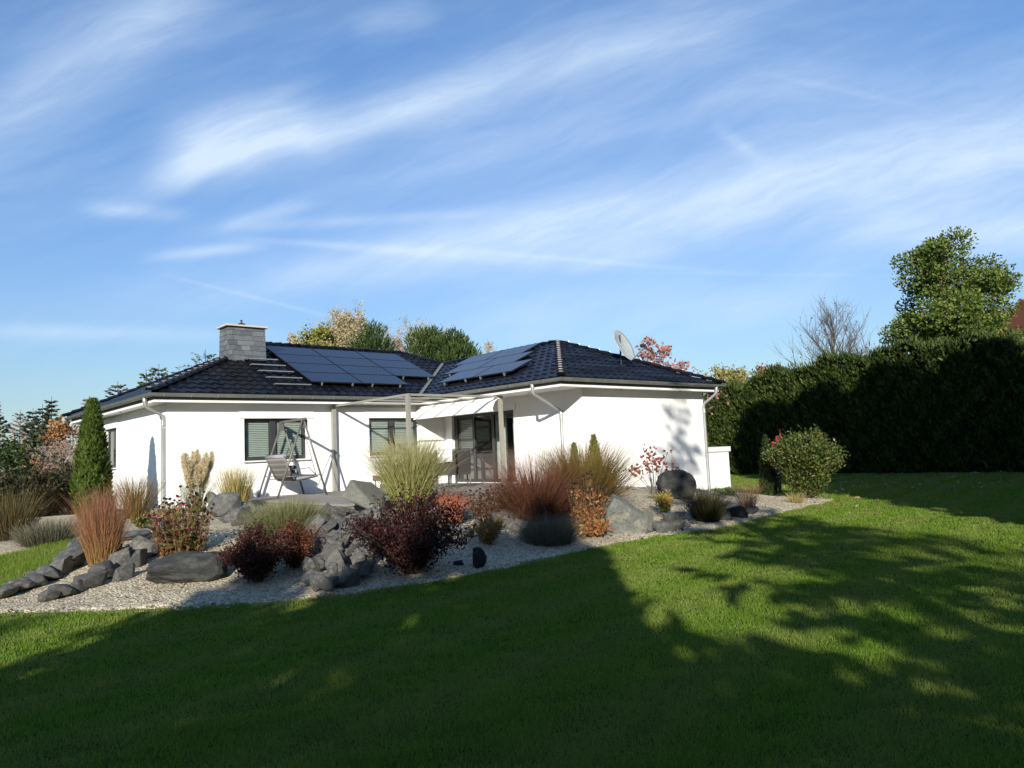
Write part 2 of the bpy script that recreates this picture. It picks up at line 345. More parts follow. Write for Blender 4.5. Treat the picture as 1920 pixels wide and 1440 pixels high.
# loose pebbles on the gravel nearest the lawn
n = 16000; k = rng.integers(0, len(ed), n); dd = rng.random(n) ** 1.3 * 3.2
PX = ed[k] + nrm[k] * dd[:, None] + rng.normal(0, .06, (n, 2)); ok = (PX[:, 0] > -6.5) & (PX[:, 0] < 13.5) & (edge_dist(PX[:, 0], PX[:, 1]) > .03); PX = PX[ok]; n = len(PX)
pz = bed_z(PX[:, 0], PX[:, 1]); sz = rng.uniform(.008, .02, n); base = np.array([[1,0,0],[0,1,0],[-1,0,0],[0,-1,0],[0,0,.9]], float)
V = base[None] * sz[:, None, None] * rng.uniform(.7, 1.2, (n, 5, 1)); th = rng.uniform(0, 6.28, n); cs, sn = np.cos(th)[:, None], np.sin(th)[:, None]
V = np.stack([V[..., 0]*cs - V[..., 1]*sn + PX[:, :1], V[..., 0]*sn + V[..., 1]*cs + PX[:, 1:], V[..., 2] + pz[:, None]], -1).reshape(-1, 3)
Fq = (np.arange(n) * 5)[:, None, None] + np.array([[0,1,4],[1,2,4],[2,3,4],[3,0,4]])[None]
mp, g = newmat('pebbles'); g.pbr(g.ramp(g.attr('rnd'), [(0, (.19, .16, .11)), (.5, (.44, .385, .27)), (1, (.62, .56, .43))]), .85, 0, .2)
tag(link('loose_gravel', npmesh('loose_gravel', V, Fq.reshape(-1, 3), {'rnd': np.repeat(rng.random(n), 5)}), mp), kind='stuff')

def blades(name, X, Y, Z, hgt, wid, mat=None):
    n = len(X); th = rng.uniform(0, 6.283, n); ln = rng.uniform(.15, .85, n); az = rng.uniform(0, 6.283, n)
    b = np.stack([X, Y, Z], 1); s = np.stack([np.cos(th), np.sin(th), np.zeros(n)], 1) * (wid * .5)[:, None]
    tip = b + np.stack([np.cos(az) * np.sin(ln), np.sin(az) * np.sin(ln), np.cos(ln)], 1) * hgt[:, None]
    V = np.stack([b - s, b + s, tip], 1).reshape(-1, 3)
    return link(name, npmesh(name, V, np.arange(3 * n).reshape(n, 3), {'rnd': np.repeat(rng.random(n), 3)}), mat or M['blades'])
# grass blades on the lawn, thinner on the ground and larger with distance
n = 2300000; dist = 1.6 * (40 / 1.6) ** rng.random(n); ang = YAW + rng.uniform(R(-52), R(52), n)
X = CAM[0] + dist * np.sin(ang); Y = CAM[1] + dist * np.cos(ang); d = edge_dist(X, Y) + .06 * np.sin(X * 5) * np.sin(Y * 4.3)
house = (X > -.3) & (X < 14.8) & (Y > -6.6); ok = (d < .02) & ~((X > -.3) & (X < 14.6) & (Y > -6.4)) & (X < 27.5)
X, Y, dist = X[ok], Y[ok], dist[ok]; n = len(X); Z = lawn_z(X, Y)
o = blades('grass', X, Y, Z, rng.uniform(.012, .034, n) * (1 + .030 * dist) * (1 + .35 * np.sin(X * 7 + 2 * np.sin(Y * 5)) * np.sin(Y * 8 + X)), np.maximum(.0026, .00085 * dist) * rng.uniform(.8, 1.5, n)); tag(o, kind='stuff')
# small grass patch on the left slope
gp = [(-6.5,-6.2),(-5.4,-7.3),(-4.45,-8.0),(-4.1,-7.75),(-3.75,-7.2),(-3.35,-6.3),(-3.05,-5.35),(-3.5,-5.3),(-4.2,-5.5),(-5.2,-5.2),(-6.5,-4.6)]
from mathutils.geometry import tessellate_polygon
def inside(X, Y, poly):
    r = np.zeros(X.shape, bool); q = np.array(poly)
    for (x0, y0), (x1, y1) in zip(q, np.roll(q, -1, 0)):
        r ^= ((y0 > Y) != (y1 > Y)) & (X < (x1 - x0) * (Y - y0) / (y1 - y0 + 1e-12) + x0)
    return r
V, Fq = grid_mesh(np.arange(-6.6, -3, .08), np.arange(-8.2, -4.5, .08), lambda a, b: bed_z(a, b) + .02)
c = V[Fq].mean(1); Fq = Fq[inside(c[:, 0], c[:, 1], gp)]
tag(link('grass_patch_ground', npmesh('grass_patch_ground', V, Fq, smooth=True), M['soil']), kind='structure')
X = rng.uniform(-6.6, -3, 90000); Y = rng.uniform(-8.2, -4.5, 90000); ok = inside(X, Y, gp); X, Y = X[ok], Y[ok]
tag(blades('short_grass', X, Y, bed_z(X, Y) + .02, rng.uniform(.05, .11, len(X)), rng.uniform(.008, .014, len(X))), kind='stuff')
# fallen leaves scattered on the far lawn
n = 520; X = rng.uniform(8, 26, n); Y = -9.5 + rng.normal(0, 2.2, n) - (X - 13) * .12; P = np.stack([X, Y, lawn_z(X, Y) + .055], 1)
D = rdir(n) * np.array([1, 1, .25]); Vv, Ff, A = leaf_cards(P, D, rng.uniform(.06, .13, n), rng.uniform(.05, .09, n))
tag(link('fallen_leaves', npmesh('fallen_leaves', Vv, Ff, {'rnd': A}), leafmat('fallen_leaf', [(.30, .22, .10), (.22, .13, .05), (.42, .36, .22)])), kind='stuff')

n = 700; k = rng.integers(0, len(ed), n); Q = ed[k] + nrm[k] * (rng.random(n) ** 1.2 * 5.)[:, None] - nrm[k] * .35; ok = (Q[:, 0] > -5.5) & (Q[:, 0] < 13.5) & ~((Q[:, 0] > 1.6) & (Q[:, 1] > -6.2)) & (Q[:, 1] < -4); Q = Q[ok]; n = len(Q)
P = np.stack([Q[:, 0], Q[:, 1], bed_z(Q[:, 0], Q[:, 1]) + .012], 1); Vv, Ff, A = leaf_cards(P, rdir(n) * np.array([1, 1, .25]), rng.uniform(.035, .075, n), rng.uniform(.025, .05, n))
tag(link('leaf_litter', npmesh('leaf_litter', Vv, Ff, {'rnd': A}), leafmat('brown_litter', [(.16, .08, .035), (.26, .13, .05), (.10, .06, .035), (.34, .22, .09)])), kind='stuff')

# ------------------------------------------------------------------ house
house = empty('bungalow', (0, 0, 0), 'white single storey bungalow with black glazed hip roof and slate chimney', 'house')
A_, B_, W_, D_ = 8.70, 6.27, 5.63, 8.70           # front wall, wing projection, wing width, depth
XE = A_ + W_                                       # east wall
ZS, ZE, TP = 2.55, 2.735, .4495
HW = MB()
def wall(o, ud, length, z0, z1, openings, depth=.14, nrm=(0, -1)):
    """outer wall face with openings and their reveals; ud runs along the wall, nrm points outward"""
    o = np.array(o, float); ud = np.array(ud, float); nv = np.array(nrm, float)
    us = sorted({0, length, *[x for q in openings for x in q[:2]]}); zs = sorted({z0, z1, *[x for q in openings for x in q[2:]]})
    P = lambda u, z, e=0.: (o[0] + ud[0] * u - nv[0] * e, o[1] + ud[1] * u - nv[1] * e, z)
    for a, b in zip(us[:-1], us[1:]):
        for c, d in zip(zs[:-1], zs[1:]):
            if not any(q[0] <= a and b <= q[1] and q[2] <= c and d <= q[3] for q in openings): HW.add([P(a, c), P(b, c), P(b, d), P(a, d)], [(0, 1, 2, 3)])
    for u0, u1, a, b in openings:
        for s, t in (((u0, a), (u1, a)), ((u1, a), (u1, b)), ((u1, b), (u0, b)), ((u0, b), (u0, a))):
            HW.add([P(*s), P(*t), P(*t, depth), P(*s, depth)], [(0, 1, 2, 3)])
W1 = (1.98, 3.80, .99, 2.14); W2 = (5.85, 7.67, .99, 2.14); WL = (8.70 - 6.30, 8.70 - 4.90, .965, 2.17)   # along each wall
DR = (.40, 3.46, .02, 2.17)
wall((0, 0), (1, 0), A_, -.9, ZS, [W1, W2])
wall((A_, 0), (0, -1), B_, -.9, ZS, [DR], nrm=(-1, 0))
wall((A_, -B_), (1, 0), W_, -.9, ZS, [])
wall((XE, -B_), (0, 1), B_ + D_, -.9, ZS, [], nrm=(1, 0))
wall((XE, D_), (-1, 0), XE, -.9, ZS, [], nrm=(0, 1))
wall((0, D_), (0, -1), D_, -.9, ZS, [WL], nrm=(-1, 0))
HW.build('wall', M['wall'], house)
# eaves: soffit boards, fascia, gutter
SO = [(-.40, -.38), (7.53, -.38), (7.53, -6.65), (14.62, -6.65), (14.62, 9.08), (-.40, 9.08)]
IN = [(0, 0), (A_, 0), (A_, -B_), (XE, -B_), (XE, D_), (0, D_)]
sb = MB(); fb = MB()
for k in range(6):
    a, b, c, d = SO[k], SO[(k+1) % 6], IN[(k+1) % 6], IN[k]
    sb.add([(*a, ZS), (*b, ZS), (*c, ZS), (*d, ZS)], [(0, 3, 2, 1)])
    fb.add([(*a, ZS - .0), (*b, ZS - .0), (*b, ZS + .17), (*a, ZS + .17)], [(0, 1, 2, 3)])
lights = []
soffit = sb.build('soffit', M['soffit'], house)
for px in ((226, 773), (396, 757), (992, 737), (1049, 738), (1164, 729.5), (1276, 733.5)):
    p = on(px[0], px[1], 2, ZS - .003); l = MB(); l.tube([(p[0], p[1], ZS - .012), (p[0], p[1], ZS + .01)], .045, 14); l.tube([(p[0], p[1], ZS - .014), (p[0], p[1], ZS - .011)], .025, 12)
    l.build('downlight', M['grey_steel'], soffit, smooth=False)
fb.build('fascia', M['fascia'], house)
# a white strip under the fascia catches the sun
tr = MB()
for k in range(6):
    a, b = np.array(SO[k]), np.array(SO[(k+1) % 6]); d = unit(b - a); nn = np.array([d[1], -d[0]])
    p, q = a + nn * .012, b + nn * .012
    p = p - d * .012 if k != 2 else p; q = q + d * .012
    tr.beam((*p, ZS + .012), (*q, ZS + .012), .024, .055)
tr.build('eaves_trim', M['soffit'], house)
GO = [(-.578, 9.26), (-.578, -.556), (7.362, -.556), (7.362, -6.83), (14.79, -6.83), (14.79, 9.26)]
def gutter_run(line, name, parent):
    """half-round gutter swept along the eaves with its brackets"""
    line = [np.array(p, float) for p in line]; m = MB(); br = []; prof = [(math.cos(t), math.sin(t)) for t in np.linspace(math.pi, 2 * math.pi, 9)]
    rr = .075; nrm_ = []
    for i in range(len(line) - 1):
        d = unit(line[i+1] - line[i]); nrm_.append(np.array([d[1], -d[0]]) if name != 'x' else None)
    rows = []
    for i, p in enumerate(line):
        n0 = nrm_[max(0, i - 1)]; n1 = nrm_[min(i, len(nrm_) - 1)]; bis = n0 + n1; bis = bis / (1 + n0 @ n1)
        rows.append([(p[0] + bis[0] * (x * rr - rr), p[1] + bis[1] * (x * rr - rr), ZE + z * rr) for x, z in prof] +
                    [(p[0] + bis[0] * (x * (rr - .004) - rr), p[1] + bis[1] * (x * (rr - .004) - rr), ZE + z * (rr - .004)) for x, z in prof[::-1]])
    k = len(rows[0]); V = [v for r_ in rows for v in r_]
    F_ = [(i*k+j, i*k+(j+1) % k, (i+1)*k+(j+1) % k, (i+1)*k+j) for i in range(len(rows)-1) for j in range(k)] + [tuple(range(k)), tuple(range((len(rows)-1)*k, len(rows)*k))[::-1]]
    m.add(V, F_)
    for i in range(len(line) - 1):                 # rolled front bead and brackets
        a, b = line[i], line[i+1]; m.tube([(*a, ZE + .004), (*b, ZE + .004)], .011, 6)
        d = unit(b - a); L = np.linalg.norm(b - a); nn = nrm_[i]
        for s in np.arange(.35, L - .2, .66):
            q = a + d * s; pts = [(q[0] + nn[0] * (x * (rr + .006) - rr), q[1] + nn[1] * (x * (rr + .006) - rr), ZE + z * (rr + .006)) for x, z in prof[2:]]
            bm_ = MB(); br.append(bm_); k_ = len(pts); t_ = np.array([d[0], d[1], 0]) * .013
            bm_.add([np.array(p_) - t_ for p_ in pts] + [np.array(p_) + t_ for p_ in pts], [(j, j + 1, k_ + j + 1, k_ + j) for j in range(k_ - 1)])
    o = m.build(name, M['zinc'], parent, smooth=True, ang=50); [b_.build('gutter_bracket', M['pipe'], o) for b_ in br]; return o
gutter_run(GO, 'gutter', house)

# roof slopes with pressed wave tiles
roof = MB()
N2d = {'s': (0, 1), 'w': (1, 0), 'e': (-1, 0), 'n': (0, -1)}
def slope(poly, o, ud, inward, eave_in=.075):
    """tile one roof slope: poly as (u along the eave, s inward in plan) corners"""
    o = np.array(o, float); ud = np.array(ud, float); iv = np.array(inward, float); smax = max(q[1] for q in poly); pitch = .335; P2 = poly + poly[:1]
    def span(s):
        us = []
        for (u0, s0), (u1, s1) in zip(P2[:-1], P2[1:]):
            if (s0 - s) * (s1 - s) <= 0 and s0 != s1: us.append(u0 + (u1 - u0) * (s - s0) / (s1 - s0))
        return (min(us), max(us)) if len(us) > 1 else None
    row = 0; s = eave_in; wave = lambda u: .026 * (np.clip(np.sin(u * 2 * math.pi / .30 + .8 * np.sin(u * 2 * math.pi / .30)), -.55, 1.) + .2)
    while s < smax - .02:
        s1 = min(s + pitch, smax - .005); a, b = span(s + .001), span(s1)
        if a is None or b is None: break
        n = max(3, int((a[1] - a[0]) / .05)); base = np.linspace(min(a[0], b[0]), max(a[1], b[1]), n)
        off = .15 * (row % 2) * 0
        for (ss, up, uu) in ((s, .036, np.clip(base, *a)), (s1, .006, np.clip(base, *b))):
            z = ZE + TP * ss + wave(uu + off) + up
            roof.v += [(o[0] + ud[0]*u + iv[0]*ss, o[1] + ud[1]*u + iv[1]*ss, q) for u, q in zip(uu, z)]
        roof.v += [(o[0] + ud[0]*u + iv[0]*s, o[1] + ud[1]*u + iv[1]*s, ZE + TP*s - .02) for u in np.clip(base, *a)]
        st = len(roof.v) - 3 * n; sgn = ud[0]*iv[1] - ud[1]*iv[0]
        cell = np.floor((base + off) / .30).astype(int); rv = rng.random(cell.max() - cell.min() + 1)[cell - cell.min()]; roof.a += list(rv) * 3
        for j in range(n - 1):
            f1 = (st + j, st + j + 1, st + n + j + 1, st + n + j); f2 = (st + 2*n + j, st + 2*n + j + 1, st + j + 1, st + j)
            roof.f += [f1, f2] if sgn > 0 else [f1[::-1], f2[::-1]]
        s += pitch; row += 1
RW, RX, RY, SX, SY = .578, 14.79, 9.26, 7.362, -6.83
hm = (RY + .556) / 2; hwg = (RX - SX) / 2
slope([(-RW, 0), (SX, 0), (SX + hwg, hwg), (RX - hm, hm), (-RW + hm, hm)], (0, -.556), (1, 0), (0, 1))
slope([(.556, 0), (-SY, 0), (-SY - hwg, hwg), (.556 - hwg, hwg)], (SX, 0), (0, -1), (1, 0))
slope([(SX, 0), (RX, 0), (SX + hwg, hwg)], (0, SY), (1, 0), (0, 1))
slope([(SY, 0), (RY, 0), (RY - hm, hm), (-.556 + hwg, hwg), (SY + hwg, hwg)], (RX, 0), (0, 1), (-1, 0))
slope([(-RY, 0), (.556, 0), (.556 - hm, hm)], (-RW, 0), (0, -1), (1, 0))
slope([(-RX, 0), (RW, 0), (RW - hm, hm), (-RX + hm, hm)], (0, RY), (-1, 0), (0, -1))
me = bpy.data.meshes.new('roof'); me.from_pydata(roof.v, [], roof.f); me.attributes.new('rnd', 'FLOAT', 'POINT').data.foreach_set('value', np.array(roof.a, np.float32))
me.polygons.foreach_set('use_smooth', [True] * len(me.polygons)); me.set_sharp_from_angle(angle=R(48)); me.validate(); roof_o = link('roof', me, M['tile'], house)
zr = ZE + TP * hwg; zm = ZE + TP * hm
apex = np.array([SX + hwg, SY + hwg, zr]); Pv = np.array([SX + hwg, -.556 + hwg, zr]); Qm = np.array([RX - hm, -.556 + hm, zm]); Wm = np.array([-RW + hm, -.556 + hm, zm])
caps = MB(); clips = []
def cap_line(a, b, clip=False, lift=.055):
    a = np.array(a, float); b = np.array(b, float); L = np.linalg.norm(b - a); d = (b - a) / L; n = int(L / .34)
    sd = unit(np.cross(d, (0, 0, 1))); up = np.cross(sd, d)
    for k in range(n):
        p = a + d * (L * k / n); q = a + d * (L * (k + 1.12) / n); V = []
        for e, (pt, r_, l_) in enumerate(((p, .125, lift + .02), (q, .105, lift - .005))):
            V += [pt + sd * r_ * math.cos(t) + up * (r_ * .75 * math.sin(t) + l_ - .06) for t in np.linspace(0, math.pi, 8)]
        caps.add(V, [(j, j + 1, 9 + j, 8 + j) for j in range(7)] + [tuple(range(8))[::-1]], rng.random())
        if clip: cl_ = MB(); cl_.obox(p + up * (lift + .045) + d * .01, d, sd, up, .012, .05, .012); clips.append(cl_)
cap_line((SX + .02, SY + .02, ZE + .06), apex, True); cap_line((RX - .02, SY + .02, ZE + .06), apex, True); cap_line((-RW + .02, -.536, ZE + .06), Wm, True)
cap_line(Pv, apex); cap_line(Pv, Qm); cap_line(Qm, Wm); cap_line((-RW, RY, ZE + .06), Wm); cap_line((RX, RY, ZE + .06), Qm)
caps.build('ridge_tiles', M['tile'], roof_o, attr=True, smooth=True, ang=50); [c_.build('ridge_clip', M['steel'], roof_o) for c_ in clips]
vf = MB(); a = np.array([SX, -.556, ZE + .05]); b = Pv + (0, 0, .04); n_ = np.array([-.70, .70, 0]) * .06
vf.add([a - n_, a + n_ + (0, 0, 0), b + n_, b - n_], [(0, 1, 2, 3)]); vf.add([a - n_ + (0, 0, .045), a + n_ + (0, 0, .045), b + n_ + (0, 0, .045), b - n_ + (0, 0, .045)], [(0, 1, 2, 3)]); vf.build('valley_flashing', M['zinc'], roof_o)
# chimney: tapered stack clad in slates, cap slab, cowl
ch = MB(); x0, x1, y0, y1, zb, zt = 2.42, 3.62, 2.30, 3.05, 3.6, 5.10
def ring(z): t = (z - zb) / (zt - zb) * .035; return (x0 + t, x1 - t, y0 + t, y1 - t)
for z in np.arange(zb, zt - .02, .155):
    a = ring(z); b = ring(min(z + .155, zt)); z2 = min(z + .158, zt)
    for side in range(4):
        L = (a[1] - a[0]) if side % 2 == 0 else (a[3] - a[2]); u = -rng.uniform(0, .25)
        while u < L:
            w = rng.uniform(.22, .36); u0, u1 = max(0, u), min(L, u + w - .004); u += w
            if u1 - u0 < .02: continue
            e0, e1 = .016 + rng.uniform(0, .004), .005
            def pt(uu, zz, r_, e): return {0: (r_[0] + uu, r_[2] - e, zz), 1: (r_[1] + e, r_[2] + uu, zz), 2: (r_[1] - uu, r_[3] + e, zz), 3: (r_[0] - e, r_[3] - uu, zz)}[side]
            ch.add([pt(u0, z, a, e0), pt(u1, z, a, e0), pt(u1, z2, b, e1), pt(u0, z2, b, e1), pt(u0, z, a, -.02), pt(u1, z, a, -.02), pt(u1, z2, b, -.02), pt(u0, z2, b, -.02)],
                   [(0, 1, 2, 3), (4, 5, 1, 0), (1, 5, 6, 2), (4, 0, 3, 7), (3, 2, 6, 7)], rng.random())
chim = ch.build('chimney', M['slate'], house, attr=True)
c_ = MB(); c_.box(x0 - .06, x1 + .05, y0 - .06, y1 + .05, zt, zt + .055); c_.build('chimney_cap', M['cap'], chim, bevel=.01)
c_ = MB(); cx_, cy_ = 3.0, 2.7; c_.tube([(cx_, cy_, zt + .055), (cx_, cy_, zt + .12)], .10, 14); c_.ball((cx_, cy_, zt + .13), .13, 14, 8, .45); c_.tube([(cx_, cy_, zt + .15), (cx_, cy_, zt + .27)], .028, 8); c_.tube([(cx_, cy_, zt + .25), (cx_, cy_, zt + .28)], .04, 8); c_.build('chimney_cowl', M['dark_metal'], chim, smooth=True, ang=40)
for k in range(5):                                   # chimney sweep's treads
    y = 2.16 - k * .555; z = ZE + TP * (y + .556); t = MB(); t.beam((2.84, y, z + .15), (3.90, y, z + .15), .14, .03, up=(0, 0, 1))
    tr_ = t.build('roof_tread', M['steel'], roof_o)
    for x in (3.0, 3.74): t = MB(); t.beam((x, y + .06, z + .07), (x, y, z + .14), .03, .02); tt_ = t.build('tread_bracket', M['dark_metal'], roof_o)
# windows
def window(name, o, ud, nv, u0, u1, z0, z1, split, blind=True, gap=.0):
    o = np.array([*o, 0.], float); ud = np.array([*ud, 0.]); nv = np.array([*nv, 0.]); Z = np.array([0, 0, 1.]); dep = .10
    P = lambda u, z, e: o + ud * u + Z * z - nv * e
    fr = MB(); B = lambda a, b, c, d, e0, e1, mb=fr: mb.obox(P((a + b) / 2, (c + d) / 2, (e0 + e1) / 2), ud, nv, Z, (b - a) / 2, abs(e1 - e0) / 2, (d - c) / 2)
    B(u0, u0 + .075, z0, z1, dep, dep + .07); B(u1 - .075, u1, z0, z1, dep, dep + .07); B(u0 + .075, u1 - .075, z0, z0 + .10, dep, dep + .07); B(u0 + .075, u1 - .075, z1 - .07, z1, dep, dep + .07)
    for s in split: B(s - .085, s + .085, z0 + .10, z1 - .07, dep + .003, dep + .067)
    w = fr.build(name, M['frame'], house, bevel=.006)
    ed_ = [u0 + .075] + [x for s in split for x in (s - .085, s + .085)] + [u1 - .075]
    for a, b in zip(ed_[::2], ed_[1::2]):
        p = MB(); p.add([P(a, z0 + .10, dep + .03), P(b, z0 + .10, dep + .03), P(b, z1 - .07, dep + .03), P(a, z1 - .07, dep + .03)], [(0, 1, 2, 3)]); p.build('pane', M['glass'], w)
        if blind:
            q = MB()
            for zz in np.arange(z0 + .13 + gap, z1 - .06, .05): q.obox(P((a + b) / 2, zz, dep + .085), ud, unit(nv * .75 - Z), np.cross(ud, unit(nv * .75 - Z)), (b - a) / 2 - .01, .028, .0015)
            q.build('blind', M['blind'], w)
    s_ = MB(); s_.obox(P((u0 + u1) / 2, z0 - .02, .01), ud, nv, Z, (u1 - u0) / 2 + .05, .09, .018); s_.build('sill', M['sill'], w)
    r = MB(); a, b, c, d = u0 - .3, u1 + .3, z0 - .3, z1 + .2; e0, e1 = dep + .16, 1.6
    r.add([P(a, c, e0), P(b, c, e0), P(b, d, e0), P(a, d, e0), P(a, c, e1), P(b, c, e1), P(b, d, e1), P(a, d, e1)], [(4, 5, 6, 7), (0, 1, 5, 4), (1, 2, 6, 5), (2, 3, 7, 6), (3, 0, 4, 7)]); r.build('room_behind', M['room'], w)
    return w
window('window', (0, 0), (1, 0), (0, -1), *W1, [2.83])
window('window', (0, 0), (1, 0), (0, -1), *W2, [6.72])
window('window', (0, D_), (0, -1), (-1, 0), *WL, [], blind=False)
for o, ud, nv, (u0, u1, z0, z1) in (((0, 0), (1, 0), (0, -1), W1), ((0, 0), (1, 0), (0, -1), W2), ((0, D_), (0, -1), (-1, 0), WL), ((A_, 0), (0, -1), (-1, 0), DR)):
    s = MB(); o3 = np.array([*o, 0.]); a = u0 - .14; b = u1 + .22 if nv == (0, -1) else u1 + .12
    s.obox(o3 + np.array([*ud, 0]) * (a + b) / 2 + np.array([0, 0, z1 + .115]) + np.array([*nv, 0]) * .012, (*ud, 0), (*nv, 0), (0, 0, 1), (b - a) / 2, .014, .112); s.build('shutter_box', M['soffit'], house, bevel=.004)
# glazed terrace door in the wing's west wall
dr = MB(); X0 = A_ + .10
def dbox(y0_, y1_, z0_, z1_, e0=0., e1=.07, mb=dr): mb.box(X0 + e0, X0 + e1, -y1_, -y0_, z0_, z1_)
for a, b in ((.40, .56), (1.34, 1.46), (2.30, 2.42), (3.36, 3.46)): dbox(a, b, .02, 2.17)
for a, b in ((.56, 1.34), (1.46, 2.30), (2.42, 3.36)): dbox(a, b, .02, .12); dbox(a, b, 2.08, 2.17)
dbox(.56, 1.34, .98, 1.05, .003, .067)
door = dr.build('terrace_door', M['frame'], house, bevel=.006)
for a, b in ((.56, 1.34), (1.46, 2.30), (2.42, 3.36)):
    p = MB(); p.add([(X0 + .03, -a, .12), (X0 + .03, -b, .12), (X0 + .03, -b, 2.08), (X0 + .03, -a, 2.08)], [(0, 1, 2, 3)]); p.build('pane', M['glass'], door)
h = MB(); h.tube([(X0 - .02, -1.30, .95), (X0 - .05, -1.30, .95), (X0 - .05, -1.30, 1.12)], .011, 6); h.build('door_handle', M['steel'], door)
q = MB()
for zz in np.arange(1.12, 2.05, .055): q.obox((X0 + .12, -.95, zz), (0, 1, 0), unit(np.array([-1, 0, .9])), np.cross((0, 1, 0), unit(np.array([-1, 0, .9]))), .37, .027, .0015)
q.build('blind', M['blind'], door)
cu = MB()
for (a, b) in ((2.15, 2.75), (3.05, 3.4)):
    ys = np.linspace(a, b, 30); V = [(X0 + .22 + .03 * math.sin(y * 42), -y, z) for y in ys for z in (.06, 2.1)]; cu.add(V, [(2*i, 2*i+2, 2*i+3, 2*i+1) for i in range(29)])
cu.build('curtain', M['curtain'], door, smooth=True)
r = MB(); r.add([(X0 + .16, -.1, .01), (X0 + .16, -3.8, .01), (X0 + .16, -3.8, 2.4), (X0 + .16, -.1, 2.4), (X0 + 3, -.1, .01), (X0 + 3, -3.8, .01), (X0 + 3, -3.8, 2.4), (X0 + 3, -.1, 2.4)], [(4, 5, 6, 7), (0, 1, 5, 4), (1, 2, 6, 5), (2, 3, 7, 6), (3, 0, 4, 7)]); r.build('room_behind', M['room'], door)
# rain pipes
def downpipe(pts, foot):
    m = MB(); m.tube(pts, .045, 12); top = pts[0]; m.tube([(top[0], top[1], top[2] + .06), (top[0], top[1], top[2] - .10)], .056, 12)
    b = pts[-2]; m.tube([(b[0], b[1], b[2] - .10), (b[0], b[1], b[2] - .22)], .052, 12)
    o = m.build('downpipe', M['pipe'], house, smooth=True, ang=50); s = MB()
    for z in (1.9, .55): s.tube([(b[0], b[1], z), (b[0], b[1], z + .035)], .054, 12)
    s.build('pipe_clamp', M['steel'], o)
downpipe([(-.50, .10, 2.68), (-.50, .10, 2.50), (-.44, .10, 2.42), (-.13, .12, 2.27), (-.06, .12, 2.20), (-.06, .12, -.3)], 0)
cy2 = on(998, 725, 0, 7.44)[1]
downpipe([(7.44, cy2, 2.68), (7.44, cy2, 2.45), (7.50, cy2 - .03, 2.38), (8.57, -5.46, 2.04), (8.64, -5.50, 1.97), (8.64, -5.50, -.4)], 0)
downpipe([(14.38, -6.76, 2.68), (14.38, -6.76, 2.52), (14.37, -6.70, 2.44), (14.28, -6.38, 2.20), (14.27, -6.33, 2.12), (14.27, -6.33, -.6)], 0)
mb = MB(); mb.box(.0, A_ - .0, -.012, .0, -.9, -.0); mb.build('plinth', M['wall'], house); mb = MB(); mb.box(A_, XE, -B_ - .012, -B_, -.9, -.12); mb.build('plinth', M['wall'], house)

# ------------------------------------------------------------------ solar panels
def panel(u, s, ax, o, ud, iv, label, group, lu=1.70, ls=.845):
    """one panel lying 12 cm above a roof slope; u, s: lower corner along eave and inward in plan"""
    ud = np.array([*ud, 0.]); sl = unit(np.array([*iv, TP])); nn = unit(np.cross(ud, sl)); nn = nn if nn[2] > 0 else -nn
    c = np.array([*o, ZE]) + ud * (u + lu / 2) + np.array([*iv, TP]) * (s + ls / 2) + nn * .135
    e = empty('solar_panel', tuple(c), label, 'solar panel', group); hl = ls / 2 * math.hypot(1, TP) - .008; hu = lu / 2 - .008
    g_ = MB(); g_.obox((0, 0, .002), ud, sl, nn, hu - .012, hl - .012, .016); g_.build('glass', M['solar'], e)
    f_ = MB()
    for sg in (-1, 1): f_.obox(sl * sg * (hl - .006), ud, sl, nn, hu, .006, .020); f_.obox(ud * sg * (hu - .006), ud, sl, nn, .006, hl - .012, .020)
    f_.build('panel_frame', M['solar_frame'], e)
    for fu in (-.30, .30):
        b_ = MB(); b_.obox(ud * fu * lu - sl * (hl + .018) - nn * .045, ud, sl, nn, .018, .018, .05); b_.obox(ud * fu * lu - nn * .045, ud, sl, nn, .0175, hl, .02); b_.build('mounting_rail', M['steel'], e)
rows = ['lowest', 'second', 'third', 'top']; colsn = ['nearest the chimney', 'in the middle column', 'in the column by the valley']
for r_ in range(4):
    for c_ in range(3):
        if r_ == 0 and c_ == 2: continue
        panel(4.08 + c_ * 1.715, .815 + r_ * .858, 0, (0, -.556), (1, 0), (0, 1), f'solar panel on the main roof, {rows[r_]} of its column, {colsn[c_]}', 'solar panels on the main roof slope')
for r_, (y, s) in enumerate(((-.50, .80), (.40, 1.70), (1.02, 2.60))):
    for c_ in range(2):
        panel(-y + c_ * 1.83, s, 0, (SX, 0), (0, -1), (1, 0), f'solar panel on the wing roof, {["bottom", "middle", "top"][r_]} row, {["half towards the valley", "half towards the hip"][c_]}', 'solar panels on the wing roof slope', 1.82, .90)
# satellite dish
p = np.array([11.45, -5.40, ZE + TP * 1.43]); e = empty('satellite_dish', tuple(p), 'grey satellite dish on a short mast standing on the black wing roof', 'satellite dish')
b_ = MB(); b_.tube([(0, 0, -.1), (0, 0, .95)], .028, 10); b_.box(-.10, .10, -.10, .10, -.04, .03); b_.build('mast', M['dark_metal'], e)
hd = R(170); el = R(24); nv = np.array([math.sin(hd) * math.cos(el), math.cos(hd) * math.cos(el), math.sin(el)]); sv = unit(np.cross(nv, (0, 0, 1))); uv = np.cross(sv, nv); ctr = np.array([0, 0, .56]) + nv * .16
V = []; nr, nt = 7, 36
for k in range(nr + 1):
    for t in range(nt):
        rr = k / nr; th = 2 * math.pi * t / nt; V.append(ctr + sv * .46 * rr * math.cos(th) + uv * .53 * rr * math.sin(th) + nv * (.09 * rr * rr - .09))
Fs = [(k*nt+t, k*nt+(t+1) % nt, (k+1)*nt+(t+1) % nt, (k+1)*nt+t) for k in range(nr) for t in range(nt)]
